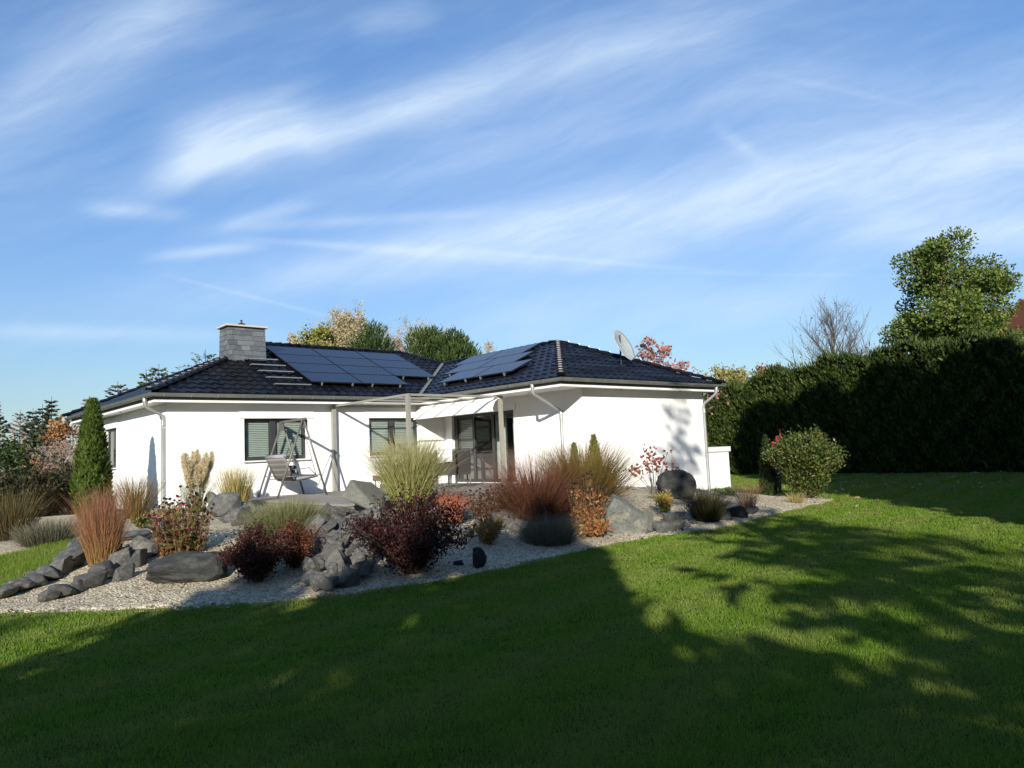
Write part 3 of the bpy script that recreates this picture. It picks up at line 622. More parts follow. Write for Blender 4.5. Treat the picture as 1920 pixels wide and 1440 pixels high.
b_ = MB(); b_.add(V, Fs); o = b_.build('reflector', simple('dish_grey', (.42, .44, .42), .35, .2), e, smooth=True); sm = o.modifiers.new('s', 'SOLIDIFY'); sm.thickness = .012
ln = ctr + nv * .60 - uv * .40; b_ = MB(); b_.beam(ctr - uv * .53 - nv * .02, ln, .035, .035); b_.beam(ctr - nv * .1, (0, 0, .6), .07, .07); b_.build('feed_arm', M['pipe'], e)
b_ = MB(); b_.tube([ln, ln + unit(ctr - ln) * .16], .055, 10); b_.tube([ln + uv * .02, ln - uv * .12], .03, 8); b_.build('receiver_head', M['dark_metal'], e)
# ------------------------------------------------------------------ terrace, pergola, awning, garden furniture
mb = MB(); x = 1.65
while x < 8.66:
    mb.box(x, min(x + .139, 8.68), -6.15, -.015, -.045, 0, rng.random()); x += .145
mb.box(1.68, 8.66, -6.12, -.02, -.30, -.05, .1)
tag(mb.build('terrace', M['deck'], attr=True), kind='structure')
pg = empty('pergola', (4.61, -4.03, 0), 'pale grey metal pergola frame over the terrace', 'pergola'); T = MB
def pbeam(name, p, q, w, h):
    m = MB(); m.beam(np.array(p) - (4.61, -4.03, 0), np.array(q) - (4.61, -4.03, 0), w, h); m.build(name, M['pergola'], pg, bevel=.004)
X1, X2, Y1, Y2, ZP = 4.61, 7.72, -.09, -4.03, 2.52
for px, py, ww in ((X1, Y1, .12), (X1, Y2, .10), (X2, Y2, .10)): pbeam('post', (px, py, 0), (px, py, ZP - .06), ww, ww)
pbeam('beam', (X1, Y1, ZP - .03), (X1, Y2 - .06, ZP - .03), .05, .06); pbeam('beam', (X1 + .03, Y2, ZP - .03), (X2 + .08, Y2, ZP - .03), .05, .06)
pbeam('beam', (X1 + .03, Y1, ZP - .03), (X2 + .05, Y1, ZP - .03), .05, .06); pbeam('beam', (X2, Y2 + .03, ZP - .035), (X2, Y1 - .03, ZP - .035), .05, .06)
for k in range(1, 4): pbeam('rafter', (X1 + .03, Y2 + (Y1 - Y2) * k / 4, ZP - .02), (X2 - .03, Y2 + (Y1 - Y2) * k / 4, ZP - .02), .03, .035)
aw = empty('awning', (7.45, -2.1, 2.25), 'white fabric awning hanging folded under the eaves above the terrace door', 'awning')
m = MB(); V = []
for y in np.linspace(-1.92, 1.98, 30):
    for k, (dx, z) in enumerate(((.20, .20), (.06, .10), (.0, -.02), (-.03, -.15))): V.append((dx + .006 * math.sin(y * 9 + k), y, z))
F_ = [(i*4+k, (i+1)*4+k, (i+1)*4+k+1, i*4+k+1) for i in range(29) for k in range(3)]; m.add(V, F_); o = m.build('fabric', M['awning'], aw, smooth=True); s = o.modifiers.new('s', 'SOLIDIFY'); s.thickness = .012
m = MB(); m.tube([(-.03, -1.94, -.16), (-.03, 2.0, -.16)], .022, 8); m.tube([(.20, -1.94, .21), (.20, 2.0, .21)], .04, 10); m.build('awning_rail', M['awning'], aw, smooth=True, ang=40)

sw = empty('garden_swing', (2.9, -.97, 0), 'grey metal A-frame garden swing with striped sling seat on the terrace', 'garden swing'); B0 = np.array((2.9, -.97, 0.))
S_ = lambda *p: np.array(p, float) - B0
for y, xa, xb in ((-.16, 2.28, 3.60), (-1.72, 2.13, 3.50)):
    xt = (xa + xb) / 2 + .05
    for xf in (xa, xb): m = MB(); m.tube([S_(xf, y, 0), S_(xt + (xf - xt) * .03, y, 2.0)], .027, 8); m.build('leg', M['grey_steel'], sw, smooth=True)
    m = MB(); f_ = .27; m.tube([S_(xa + (xt - xa) * f_, y, 2.0 * f_), S_(xb + (xt - xb) * f_, y, 2.0 * f_)], .012, 6); m.build('crossbar', M['grey_steel'], sw, smooth=True)
m = MB(); m.beam(S_(2.99, -.05, 2.02), S_(2.865, -1.86, 2.02), .07, .06); m.build('top_beam', M['grey_steel'], sw, bevel=.01)
for y in (-.22, -1.66): m = MB(); m.obox(S_(2.93, y, 1.9), (1, 0, 0), (0, 1, 0), (0, 0, 1), .07, .03, .11); m.build('bracket', M['grey_steel'], sw)
ya, yb = -.38, -1.50
m = MB(); prof = [(2.42, 1.05), (2.50, .86), (2.60, .66), (2.68, .50), (2.76, .43)]; V = []
for y in np.linspace(ya, yb, 9):
    for q in prof: V.append(S_(q[0], y, q[1]))
n_ = len(prof); m.add(V, [(i*n_+k, (i+1)*n_+k, (i+1)*n_+k+1, i*n_+k+1) for i in range(8) for k in range(n_-1)]); o = m.build('backrest', M['sling'], sw, smooth=True); o.modifiers.new('s', 'SOLIDIFY').thickness = .012
m = MB(); m.obox(S_(3.02, (ya+yb)/2, .445), unit(np.array((1, 0, .14))), (0, 1, 0), unit(np.array((-.14, 0, 1))), .30, .57, .008); m.build('seat', M['sling'], sw)
m = MB(); m.obox(S_(3.04, (ya+yb)/2, .495), unit(np.array((1, 0, .14))), (0, 1, 0), unit(np.array((-.14, 0, 1))), .27, .55, .034); m.build('seat_cushion', M['cushion'], sw, bevel=.025)
m = MB(); m.tube([S_(2.45, ya + .02, 1.06), S_(2.45, yb - .02, 1.06)], .06, 10); m.build('headrest_cushion', M['cushion'], sw, smooth=True)
m = MB()
for y in (ya + .03, yb - .03):
    m.tube([S_(2.40, y, 1.08), S_(2.58, y, .68), S_(2.70, y, .44), S_(2.80, y, .42), S_(3.34, y, .50)], .014, 6); m.tube([S_(2.58, y, .70), S_(3.10, y, .74), S_(3.34, y, .50)], .012, 6)
m.build('seat_frame', M['grey_steel'], sw, smooth=True)
m = MB()
for y in (ya + .03, yb - .03): m.tube([S_(2.93, y, 1.90), S_(2.47, y, .95)], .009, 5); m.tube([S_(2.93, y, 1.90), S_(3.30, y, .52)], .009, 5)
m.build('hanging_rod', M['grey_steel'], sw, smooth=True)
m = MB(); m.obox((0, 0, 0), (0, 1, 0), unit(np.array((.6, 0, 1))), unit(np.array((1, 0, -.6))), .19, .17, .06); cu_ = m.build('throw_cushion', simple('dark_cushion', (.06, .055, .06), .9), None, tuple(S_(2.68, -1.28, .66) + B0), bevel=.04); tag(cu_, 'dark square cushion leaning on the backrest of the garden swing', 'cushion')

def armchair(loc, rz, label):
    e = empty('rattan_armchair', loc, label, 'armchair', 'rattan chairs on the terrace'); e.rotation_euler.z = rz
    m = MB(); m.box(-.29, .29, -.30, .28, .36, .42); m.build('seat', M['rattan'], e, bevel=.02)
    m = MB(); m.obox((0, .30, .70), (1, 0, 0), unit(np.array((0, 1, -.16))), unit(np.array((0, .16, 1))), .29, .025, .34); m.build('backrest', M['rattan'], e, bevel=.03)
    for sx in (-1, 1):
        m = MB(); m.box(sx * .29 - .03, sx * .29 + .03, -.28, .27, .60, .645); m.box(sx * .29 - .02, sx * .29 + .02, -.28, -.24, .42, .60); m.build('armrest', M['rattan'], e, bevel=.012)
        for y in (-.26, .27): m = MB(); m.tube([(sx * .27, y, 0), (sx * .26, y, .37)], [.016, .022], 8); m.build('leg', M['grey_steel'], e, smooth=True)
    return e
cp_ = at(862, 915, 20.5); armchair((float(cp_[0]), float(cp_[1]), 0), R(150), 'dark rattan armchair seen from behind beside the terrace door')
cq_ = at(838, 915, 20.2); armchair((float(cq_[0]), float(cq_[1]), 0), R(140), 'dark rattan armchair draped with a white cloth, half behind the tall pale grass')
m = MB(); V = []
for t in np.linspace(-.2, .2, 5):
    for (y, z) in ((.16, .45), (.25, .56), (.31, .78), (.375, 1.045), (.42, 1.02), (.40, .72)): V.append((t, y, z + .012 * math.sin(t * 14 + z * 4)))
m.add(V, [(i*6+k, i*6+k+1, (i+1)*6+k+1, (i+1)*6+k) for i in range(4) for k in range(5)]); o = m.build('cloth', M['white_cloth'], None, (float(cq_[0]), float(cq_[1]), 0), smooth=True); o.rotation_euler.z = R(140); o.modifiers.new('s', 'SOLIDIFY').thickness = .02
tag(o, 'white cloth hanging over the back of a dark rattan armchair', 'cloth')
e = empty('wicker_bench', (6.15, -.75, 0), 'low brown wicker bench by the white wall, left of the tall pale grass', 'bench')
m = MB(); m.box(-.55, .55, -.22, .22, .24, .40); m.build('seat', M['wicker'], e, bevel=.02)
for sx in (-1, 1):
    for sy in (-1, 1): m = MB(); m.tube([(sx * .48, sy * .17, 0), (sx * .48, sy * .17, .25)], .018, 6); m.build('leg', M['grey_steel'], e)
m = MB(); m.box(-.95, .95, -.30, .30, 0, .012); m.obox((0, 0, .016), (1, 0, 0), (0, 1, 0), (0, 0, 1), .9, .26, .006); tag(m.build('doormat', simple('dark_mat', (.03, .027, .024), .95, bump=.6, bs=200.), None, (4.4, -3.9, .003)), 'dark flat mat lying on the terrace boards', 'mat')

# shed behind the right end of the house
p = at(1349, 900, 26.0); sx_, sy_ = float(p[0]), float(p[1]); sz_ = -.66
sh = empty('garden_shed', (sx_, sy_, sz_), 'small white flat roofed garden shed behind the right end of the house', 'shed'); sh.rotation_euler.z = R(-22)
m = MB(); m.box(-.75, .17, -.4, 1.4, 0, 1.26); m.build('wall', M['shed'], sh)
m = MB(); m.box(-.82, .23, -.46, 1.46, 1.27, 1.44); m.box(-.80, .21, -.44, 1.44, 1.255, 1.27); m.build('roof', M['shed_roof'], sh, bevel=.01)
m = MB(); m.box(-.70, .12, -.415, -.401, .02, 1.2); d_ = m.build('door', M['shed'], sh); m = MB(); m.tube([(-.58, -.42, .62), (-.58, -.45, .62), (-.58, -.45, .74)], .012, 6); m.build('handle', M['steel'], d_)

# ------------------------------------------------------------------ rocks
def rock_mesh(seed, npt=15, rough=.05, boxy=.75, pts=None):
    """angular broken block: convex hull of scattered points, edges chipped by fractal noise"""
    r = np.random.default_rng(seed); bm = bmesh.new(); P = r.uniform(-1, 1, (npt, 3)); m = np.abs(P).max(1, keepdims=True); P = P / m * r.uniform(.72, 1.0, (npt, 1)) if r.random() < boxy else unit(P) * r.uniform(.8, 1., (npt, 1))
    if pts is not None:                              # a stone with a known face: its outline at several depths
        P = np.array([(x * s + r.normal(0, .05), y, z * s + r.normal(0, .05)) for x, z in pts for y, s in ((-.5, .93), (.1, 1.), (.7, .78))])
    for p in P: bm.verts.new(p)
    res = bmesh.ops.convex_hull(bm, input=bm.verts[:]); bmesh.ops.delete(bm, geom=[v for v in bm.verts if not v.link_faces], context='VERTS')
    bmesh.ops.dissolve_limit(bm, angle_limit=R(9), verts=bm.verts[:], edges=bm.edges[:]); bmesh.ops.bevel(bm, geom=bm.edges[:], offset=.05, segments=1, affect='EDGES', profile=.5)
    bmesh.ops.triangulate(bm, faces=bm.faces[:])
    for _ in range(3):
        bmesh.ops.subdivide_edges(bm, edges=[e for e in bm.edges if e.calc_length() > .16], cuts=1, use_grid_fill=True); bmesh.ops.triangulate(bm, faces=[f for f in bm.faces if len(f.verts) > 3])
    for v in bm.verts:
        q = v.co.copy(); k = noise.fractal(q * 2.6 + Vector((seed, 0, 0)), 1., 2., 4) * rough + noise.fractal(q * 8. + Vector((0, seed, 0)), 1., 2., 3) * rough * .35; v.co = q + q.normalized() * k
    me = bpy.data.meshes.new('stone'); bm.to_mesh(me); bm.free(); ex = np.array([v.co[:] for v in me.vertices]); mx = (ex.max(0) - ex.min(0)) / 2; ce = (ex.max(0) + ex.min(0)) / 2
    me.vertices.foreach_set('co', ((ex - ce) / mx).astype(np.float32).ravel()); me.polygons.foreach_set('use_smooth', [True] * len(me.polygons)); me.set_sharp_from_angle(angle=R(17)); me.update(); return me
from mathutils import noise
RM = {k: [] for k in ('stone', 'boulder', 'pale_stone')}
for k in RM:
    for s in range(14 if k == 'stone' else 4):
        me = rock_mesh(s + {'stone': 1, 'boulder': 40, 'pale_stone': 70}[k], {'stone': 14, 'boulder': 19, 'pale_stone': 12}[k], {'stone': .03, 'boulder': .07, 'pale_stone': .035}[k], {'stone': .8, 'boulder': 0., 'pale_stone': 1.}[k]); me.materials.append(M[k]); RM[k].append(me)
def rock(x, y, sx, sy, sz, label=None, group=None, kind='stone', var=None, rot=None, sink=.3, name='stone', tilt=.25, zoff=0., me=None):
    me = me or RM[kind][var if var is not None else int(rng.integers(len(RM[kind])))]
    o = bpy.data.objects.new(name, me); COL.link(o); o.location = (x, y, hz(x, y) + sz * (1 - 2 * sink) + zoff); o.scale = (sx, sy, sz)
    o.rotation_euler = (rng.uniform(-tilt, tilt), rng.uniform(-tilt, tilt), rng.uniform(0, 6.28) if rot is None else rot); return tag(o, label, name, group)
def rockpx(u, v, w, h, **k):
    """stone whose foot shows at (u, v) of the photograph, about w x h of its pixels"""
    p = hit(u, v); s = (p - CAM) @ _F / FPX; return rock(float(p[0]), float(p[1]) + w * s * .25, w * s * .52, w * s * .42, h * s * .62, **k)
bb_ = rock_mesh(5, rough=.03, pts=[(-1, .15), (-.78, .75), (-.35, 1), (.5, .95), (.85, .65), (1, 0), (.75, -.95), (-.45, -.9), (-.9, -.3)]); bb_.materials.append(M['boulder'])
pr_ = rock_mesh(8, rough=.05, pts=[(-1, -.5), (-.95, .45), (-.6, .7), (-.4, 1), (.05, .62), (.5, .3), (1, -.1), (.95, -.8), (.4, -1), (-.35, -.85)]); pr_.materials.append(M['pale_stone'])
rockpx(1281, 936, 68, 46, me=bb_, label='big black boulder against the white wing wall', kind='boulder', var=1, rot=-.73, name='boulder', sink=.08, tilt=.05)
rockpx(1188, 1000, 82, 66, me=pr_, label='large pale lichen covered rock standing at the lawn edge', kind='pale_stone', var=2, rot=-.73, name='boulder', sink=.10)
rockpx(1222, 1000, 30, 46, label='upright yellowish rock leaning on the right side of the large pale rock', kind='pale_stone', var=1, rot=.2, name='boulder', sink=.15)
rockpx(698, 962, 82, 56, label='pointed grey rock standing in front of the terrace, left of the tall pale grass', kind='pale_stone', var=0, rot=2.4, name='boulder', sink=.1)
rockpx(366, 1092, 140, 52, label='long smooth grey boulder lying on the gravel beside the dark red shrub', kind='boulder', var=2, rot=-.35, name='boulder', sink=.15, tilt=.08)
rockpx(432, 972, 48, 46, label='flat topped grey rock under the yellow reed grass', kind='stone', var=3, rot=.3, name='boulder', sink=.15)
rockpx(905, 1066, 36, 34, label='lone dark pointed stone on the gravel near the lawn', kind='boulder', var=3, rot=1.2, sink=.1)
rockpx(862, 1062, 24, 12, label='small flat dark stone half buried beside the lone pointed stone', kind='boulder', var=1)
rockpx(395, 940, 34, 34, label='grey rock behind the flat topped rock, near the pampas grass', kind='stone', var=5)
rockpx(1160, 970, 26, 40, label='grey rock at the back left of the large pale rock', kind='pale_stone', var=3, sink=.15)
for i, (u, v, w, h) in enumerate([(1245,1000,26,24),(1262,998,22,20),(1276,994,26,22),(1288,990,20,18),(1258,984,26,24),(1278,978,30,20),(1300,985,22,14)]):
    rockpx(u, v, w, h, label='grey stone in the small heap right of the large pale rock', group='stones right of the large pale rock')
for i, (u, v, w, h) in enumerate([(1332,972,40,24),(1362,975,36,22),(1392,972,40,24),(1418,965,30,18),(1350,958,34,22)]):
    rockpx(u, v, w, h, label='dark stone at the foot of the black-green grass tuft by the lawn', group='stones by the dark grass tuft', kind='boulder')
for u, v, w, h in [(a_ + 3, b_, c_ * 1.35, d_ * 1.05) for a_, b_, c_, d_ in [(10,1122,44,20),(40,1112,44,24),(66,1103,40,24),(90,1090,40,28),(112,1080,36,28),(132,1070,40,34),(150,1052,36,36),(160,1035,26,30),(120,1058,30,22),(64,1090,26,18)]]:
    rockpx(u, v, w, h, label='grey edging stone in the row along the small grass patch on the left slope', group='stones edging the small grass patch', sink=.12, rot=.75 + rng.uniform(-.4, .4), tilt=.3)
for u, v, w, h in [(a_, b_, c_ * 1.3, d_) for a_, b_, c_, d_ in [(98,1128,36,22),(122,1122,40,24),(146,1112,38,26),(176,1106,40,30),(200,1090,46,34),(226,1072,50,36),(252,1066,40,34),(276,1048,50,36),(232,1092,34,26),(292,1030,30,24),(262,1012,60,16),(300,1000,36,20)]]:
    rockpx(u, v, w, h, label='angular grey stone in the row below the rust coloured grass', group='stones below the rust coloured grass', sink=.12, rot=.7 + rng.uniform(-.5, .5), tilt=.3)
POLY = [(372,938),(440,948),(480,972),(560,976),(655,972),(715,985),(705,1040),(690,1085),(650,1112),(598,1116),(578,1085),(600,1030),(560,1000),(470,1000),(420,985)]
pts = []; tries = 0
while len(pts) < 185 and tries < 20000:
    tries += 1; u, v = rng.uniform(375, 720), rng.uniform(950, 1120)
    if not inside(np.array([u]), np.array([v]), POLY)[0]: continue
    if all(((u - a) / 15.5) ** 2 + ((v - b) / 10) ** 2 > 1 for a, b in pts): pts.append((u, v))
for u, v in pts:
    w = rng.uniform(22, 46) * (1.4 if rng.random() < .15 else 1) * (.7 if v < 1000 else 1.); rockpx(u, v, w, w * rng.uniform(.5, .85), label='angular grey stone in the rubble slope below the terrace swing', group='rubble stones below the terrace', sink=rng.uniform(-.08, .10), tilt=.5, zoff=rng.uniform(0, .05))
for u, v, w, h in [(838,968,36,26),(862,985,40,28),(884,975,34,26),(850,1005,36,24),(880,1008,36,26),(905,990,30,22),(940,985,36,26),(965,978,40,26),(985,995,34,22),(1000,1008,30,18),(815,1000,30,20),(930,1000,30,22),(1150,985,26,20),(820,975,34,26),(900,960,30,22),(870,958,30,22),(925,968,34,24),(955,995,36,24),(975,1000,30,22),(1130,980,30,24),(1145,1000,26,18),(842,1020,26,18),(868,1022,24,16)]:
    rockpx(u, v, w, h, label='dark stone in the shaded rubble between the red shrubs and the lavender mound', group='stones behind the lavender mound', kind='stone')

# ------------------------------------------------------------------ plants
def gpos(u, v): p = hit(u, v); return float(p[0]), float(p[1]), float(p[2])
def grass_clump(name, label, cat, loc, h, spread, n, mat, wid=.012, lean=(.02, .35), kap=(.3, 1.0), root=.16, group=None, plume=None, pm=None, pn=0, K=5, hv=(.7, 1.05)):
    a = rng.uniform(0, 6.283, n); rr = root * np.sqrt(rng.random(n)); A = np.stack([np.cos(a), np.sin(a), np.zeros(n)], 1)
    P = A * rr[:, None]; f = (rr / root); th0 = lean[0] + (lean[1] - lean[0]) * f ** 1.5 * rng.uniform(.2, 1.25, n)
    L = h * rng.uniform(*hv, n); V, Fq, A_r, tt, tip = ribbons(P, A + rng.normal(0, .25, (n, 3)) * (1, 1, 0), L, rng.uniform(.6, 1.2, n) * wid, th0, rng.uniform(*kap, n) * spread, K)
    me = npmesh(name, V, Fq, {'rnd': A_r, 'tt': tt})
    if not pn: return tag(link(name, me, mat, None, loc), label, cat, group)
    e = empty(name, loc, label, cat, group); me.name = 'blades'; link('blades', me, mat, e); plume(e, pm, pn, h, root); return e
def fluffy(e, mat, n, h, root, size=(.34, .09), lean=.28):
    parts = []; st = MB()
    for k in range(n):
        a = k * 2.4 + rng.uniform(-.3, .3); l = lean * math.sqrt((k + .5) / n) * rng.uniform(.85, 1.1); d = np.array([math.cos(a) * math.sin(l), math.sin(a) * math.sin(l), math.cos(l)]); L = h * rng.uniform(.72, 1.02); b = np.array([math.cos(a), math.sin(a), 0]) * root * .4
        t = b + d * L; st.tube([b, b + d * L * .5 + (0, 0, .02), t], [.005, .004, .003], 4, False); m = 900; s = rng.random(m) ** .8
        P = t[None] - d * (size[0] * s)[:, None]; D = unit(rdir(m) * .75 + d * .35 + np.array([.25, -.2, -.15])); Ln = size[1] * (np.sin(math.pi * np.clip(s * .9 + .08, 0, 1)) * .8 + .25)
        parts.append(leaf_cards(P, D, Ln, .013, 0))
    V, Fq, A = join(parts); link('plume', npmesh('plume', V, Fq, {'rnd': A}), mat, e); st.build('stem', M['stem'], e)
G_MISC = leafmat('pale_reed_grass', [(.20,.24,.06),(.32,.34,.10),(.40,.38,.15)], [(.46,.42,.20),(.38,.40,.14),(.55,.44,.26)], .35, tp=1.6)
G_YEL = leafmat('yellow_grass', [(.40,.28,.09),(.48,.37,.14),(.22,.22,.07)], [(.50,.42,.18),(.42,.34,.12),(.30,.28,.09)], .35)
G_RUST = leafmat('rust_grass', [(.36,.24,.08),(.30,.17,.06),(.42,.30,.12),(.26,.12,.05)], [(.30,.13,.08),(.26,.13,.09),(.38,.20,.10),(.32,.10,.07)], .3, tp=1.2)
G_RED = leafmat('red_brown_grass', [(.10,.052,.028),(.17,.065,.035),(.14,.085,.035)], [(.22,.07,.045),(.18,.085,.055),(.32,.14,.08)], .3)
G_MIX = leafmat('green_red_grass', [(.11,.14,.03),(.20,.16,.04),(.27,.10,.04)], [(.20,.19,.05),(.34,.14,.06),(.14,.17,.035)], .35)
G_BRN = leafmat('brown_grass', [(.24,.15,.08),(.16,.09,.05),(.32,.20,.11)], [(.36,.24,.15),(.28,.16,.09)], .3)
G_DRK = leafmat('dark_grass', [(.03,.035,.012),(.05,.045,.02)], [(.06,.06,.02),(.09,.07,.03)], .25)
G_GRN = leafmat('green_blades', [(.09,.13,.04),(.14,.18,.06)], [(.16,.20,.08),(.22,.22,.09)], .3)
PLUME = leafmat('pampas_plume', [(.72,.64,.44),(.82,.75,.56),(.62,.52,.33)], None, .5)
grass_clump('ornamental_grass', 'tall pale green and yellow reed grass in front of the terrace', 'grass clump', gpos(768, 958), 1.60, 1., 2000, G_MISC, .014, (.0, .34), (.05, .95), .27)
grass_clump('ornamental_grass', 'low brown arching grass spilling right of the tall pale grass', 'grass clump', gpos(830, 950), .92, 1.3, 420, G_BRN, .010, (.25, 1.0), (.5, 1.2), .22)
grass_clump('ornamental_grass', 'rust orange upright grass on the left gravel slope', 'grass clump', gpos(192, 1060), 1.16, .9, 2600, G_RUST, .006, (.0, .20), (-.30, .70), .18, hv=(.30, 1.05))
grass_clump('ornamental_grass', 'green and red grass tuft below the left house corner', 'grass clump', gpos(256, 972), 1.12, .9, 520, G_MIX, .011, (.0, .55), (.1, .7), .20)
x_, y_, z_ = at(443, 955, 17.2); grass_clump('ornamental_grass', 'upright straw yellow grass left of the garden swing', 'grass clump', (x_, y_, hz(x_, y_) - .02), 1.12, .5, 520, G_YEL, .014, (.0, .34), (.0, .45), .24)
x_, y_, z_ = at(368, 950, 17.0); grass_clump('pampas_grass', 'pampas grass with fluffy cream plumes against the white wall', 'pampas grass', (x_, y_, hz(x_, y_) - .02), .95, .8, 300, G_GRN, .009, (.0, .35), (.2, .9), .16, None, lambda e, m, n, h, r: fluffy(e, m, n, 1.45, r, (.54, .13), .24), PLUME, 15)
grass_clump('ornamental_grass', 'wide dark red-brown grass mound in front of the terrace door', 'grass clump', gpos(1003, 975), 1.58, 1.2, 4600, G_RED, .0080, (.0, 1.15), (.1, 1.5), .42, hv=(.45, 1.08))
grass_clump('ornamental_grass', 'tall green and orange grass fountain left of the pale rock', 'grass clump', gpos(1098, 962), 1.55, 1.1, 3600, G_MIX, .012, (.0, .80), (.05, .8), .34, hv=(.6, 1.08))
grass_clump('ornamental_grass', 'black-green grass tuft in front of the black boulder', 'grass clump', gpos(1325, 978), .74, .8, 800, G_DRK, .011, (.0, .6), (.1, .8), .24)
grass_clump('ornamental_grass', 'thin rust coloured grass on the gravel left of the round evergreen shrub', 'grass clump', gpos(1402, 955), .72, .8, 260, G_BRN, .008, (.05, .6), (.1, .7), .13)
grass_clump('ornamental_grass', 'short straw coloured grass at the foot of the round evergreen shrub', 'grass clump', gpos(1492, 944), .36, .9, 160, G_YEL, .012, (.1, .7), (.2, .9), .14)
grass_clump('ornamental_grass', 'dark reed grass with yellow blades at the left picture edge', 'grass clump', gpos(18, 1012), 1.05, .9, 700, leafmat('dim_reed', [(.06,.045,.02),(.11,.085,.03)], [(.045,.05,.02),(.20,.14,.05)], .3), .012, (.0, .5), (.1, .8), .36)
grass_clump('lavender', 'grey-green lavender mound among the stones in the middle', 'lavender', gpos(538, 1012), .68, .8, 2400, leafmat('lavender_green', [(.10,.13,.045),(.16,.18,.07)], [(.19,.21,.085),(.24,.22,.11)], .3), .011, (.05, 1.05), (.0, .35), .34)
grass_clump('lavender', 'dark grey lavender mound on the gravel below the red-brown grass', 'lavender', gpos(1030, 1020), .52, .6, 1100, leafmat('grey_lavender', [(.085,.08,.05),(.13,.12,.075)], [(.14,.135,.085),(.19,.155,.11)], .25), .010, (.05, 1.1), (.0, .3), .34)
grass_clump('lavender', 'low grey-green shrub at the top of the small grass patch', 'lavender', gpos(95, 1020), .48, .8, 1300, leafmat('dim_sage', [(.07,.075,.04),(.12,.12,.07)], [(.13,.13,.08),(.22,.20,.14)], .3), .011, (.05, 1.1), (.1, .5), .42)

def shrub(name, label, cat, loc, h, w, n, mat, leaf=(.035, .022), stems=26, smat=None, arch=.5, up=.35, group=None, lo=.12, flat=1., clump=.10, wild=.16):
    """twiggy shrub: arching stems from one root, leaves in small sprays along them"""
    e = empty(name, loc, label, cat, group); st = MB(); pts = []; dirs = []
    for k in range(stems):
        a = rng.uniform(0, 6.283); s = math.sqrt(rng.random()); wl = 1 + .28 * (rng.random() < wild); r_ = w / 2 * s * wl; top = h * (1 - .45 * s ** 2 * arch * 2) * rng.uniform(.72, 1.0) * (1 + .15 * (wl > 1) * (1 - s))
        P0 = np.array([math.cos(a), math.sin(a), 0]) * .05 * w; P2 = np.array([math.cos(a) * r_, math.sin(a) * r_ * flat, top]); P1 = np.array([math.cos(a) * r_ * .45, math.sin(a) * r_ * .45, top * .75])
        ts = np.linspace(0, 1, 7)[:, None]; C_ = (1-ts)**2*P0 + 2*ts*(1-ts)*P1 + ts**2*P2; st.tube(list(C_), list(np.linspace(.010, .003, 7) * max(.6, h)), 4, False)
        t = rng.uniform(lo, 1.02, 40)[:, None]; pts.append((1-t)**2*P0 + 2*t*(1-t)*P1 + t**2*P2); dirs.append(np.repeat([unit(P2 - P1)], 40, 0))
    pts = np.concatenate(pts); dirs = np.concatenate(dirs); k = rng.integers(0, len(pts), n); P = pts[k] + rng.normal(0, clump * min(h, w) * .8, (n, 3)) * (1, 1, .8); P[:, 2] = np.abs(P[:, 2]) + .02
    D = unit(rdir(n) + dirs[k] * .5 + np.array([0, 0, up])); V, Fq, A = leaf_cards(P, D, rng.uniform(.7, 1.3, n) * leaf[0], rng.uniform(.7, 1.3, n) * leaf[1])
    link('foliage', npmesh('foliage', V, Fq, {'rnd': A}), mat, e); st.build('branch', smat or M['bark'], e); return e
L_BARB = leafmat('purple_barberry', [(.022,.009,.010),(.042,.012,.013),(.085,.020,.018),(.030,.017,.010)], None, .3)
L_BRN = leafmat('brown_leaf', [(.12,.045,.02),(.18,.07,.03),(.09,.03,.02)], None, .3)
shrub('barberry', 'large dark red barberry in front of the terrace, its foot on the gravel', 'shrub', gpos(772, 1076), 1.06, 1.62, 17000, L_BARB, (.034, .024), 60, arch=.5)
shrub('barberry', 'small purple-brown barberry right of the long smooth boulder', 'shrub', gpos(485, 1090), .68, .92, 8500, leafmat('purple_brown_leaf', [(.06,.022,.018),(.10,.035,.022),(.045,.02,.016)], None, .3), (.036, .026), 34)
shrub('spirea', 'copper brown low shrub touching the small purple-brown barberry', 'shrub', gpos(556, 1066), .62, .62, 6000, L_BRN, (.034, .02), 26)
shrub('spirea', 'bright orange-red heath shrub behind the large barberry', 'shrub', gpos(846, 990), .60, .72, 3600, leafmat('orange_heath', [(.42,.13,.06),(.50,.20,.11),(.36,.10,.06)], None, .3), (.035, .012), 30, up=.8)
shrub('perennial', 'small perennial with yellow-green tops and orange lower leaves on the gravel', 'perennial', gpos(918, 1022), .48, .58, 900, leafmat('yellow_orange_leaf', [(.28,.22,.05),(.36,.15,.05),(.20,.20,.05),(.42,.18,.09)], None, .35), (.07, .035), 18, M['stem'])
shrub('perennial', 'small yellow-green perennial in front of the black boulder', 'perennial', gpos(1247, 966), .52, .40, 900, leafmat('lime_leaf', [(.34,.34,.07),(.42,.38,.10),(.24,.27,.05),(.45,.15,.06)], None, .35), (.06, .028), 16, M['stem'])
shrub('perennial', 'low green perennial below the left house corner', 'perennial', gpos(265, 992), .22, .42, 700, leafmat('green_leaf', [(.05,.08,.02),(.10,.13,.03),(.28,.22,.06)], None, .35), (.06, .03), 14, M['stem'])
shrub('perennial', 'low green clover-like plant at the foot of the rust orange grass', 'perennial', gpos(222, 1052), .24, .34, 420, leafmat('fresh_leaf', [(.08,.13,.04),(.14,.19,.07)], None, .35), (.06, .035), 12, M['stem'])
shrub('perennial', 'low green plant on the pale gravel beside the thin rust coloured grass', 'perennial', gpos(1368, 930), .22, .5, 500, leafmat('pale_green_leaf', [(.14,.20,.06),(.22,.27,.10)], None, .35), (.06, .035), 12, M['stem'])
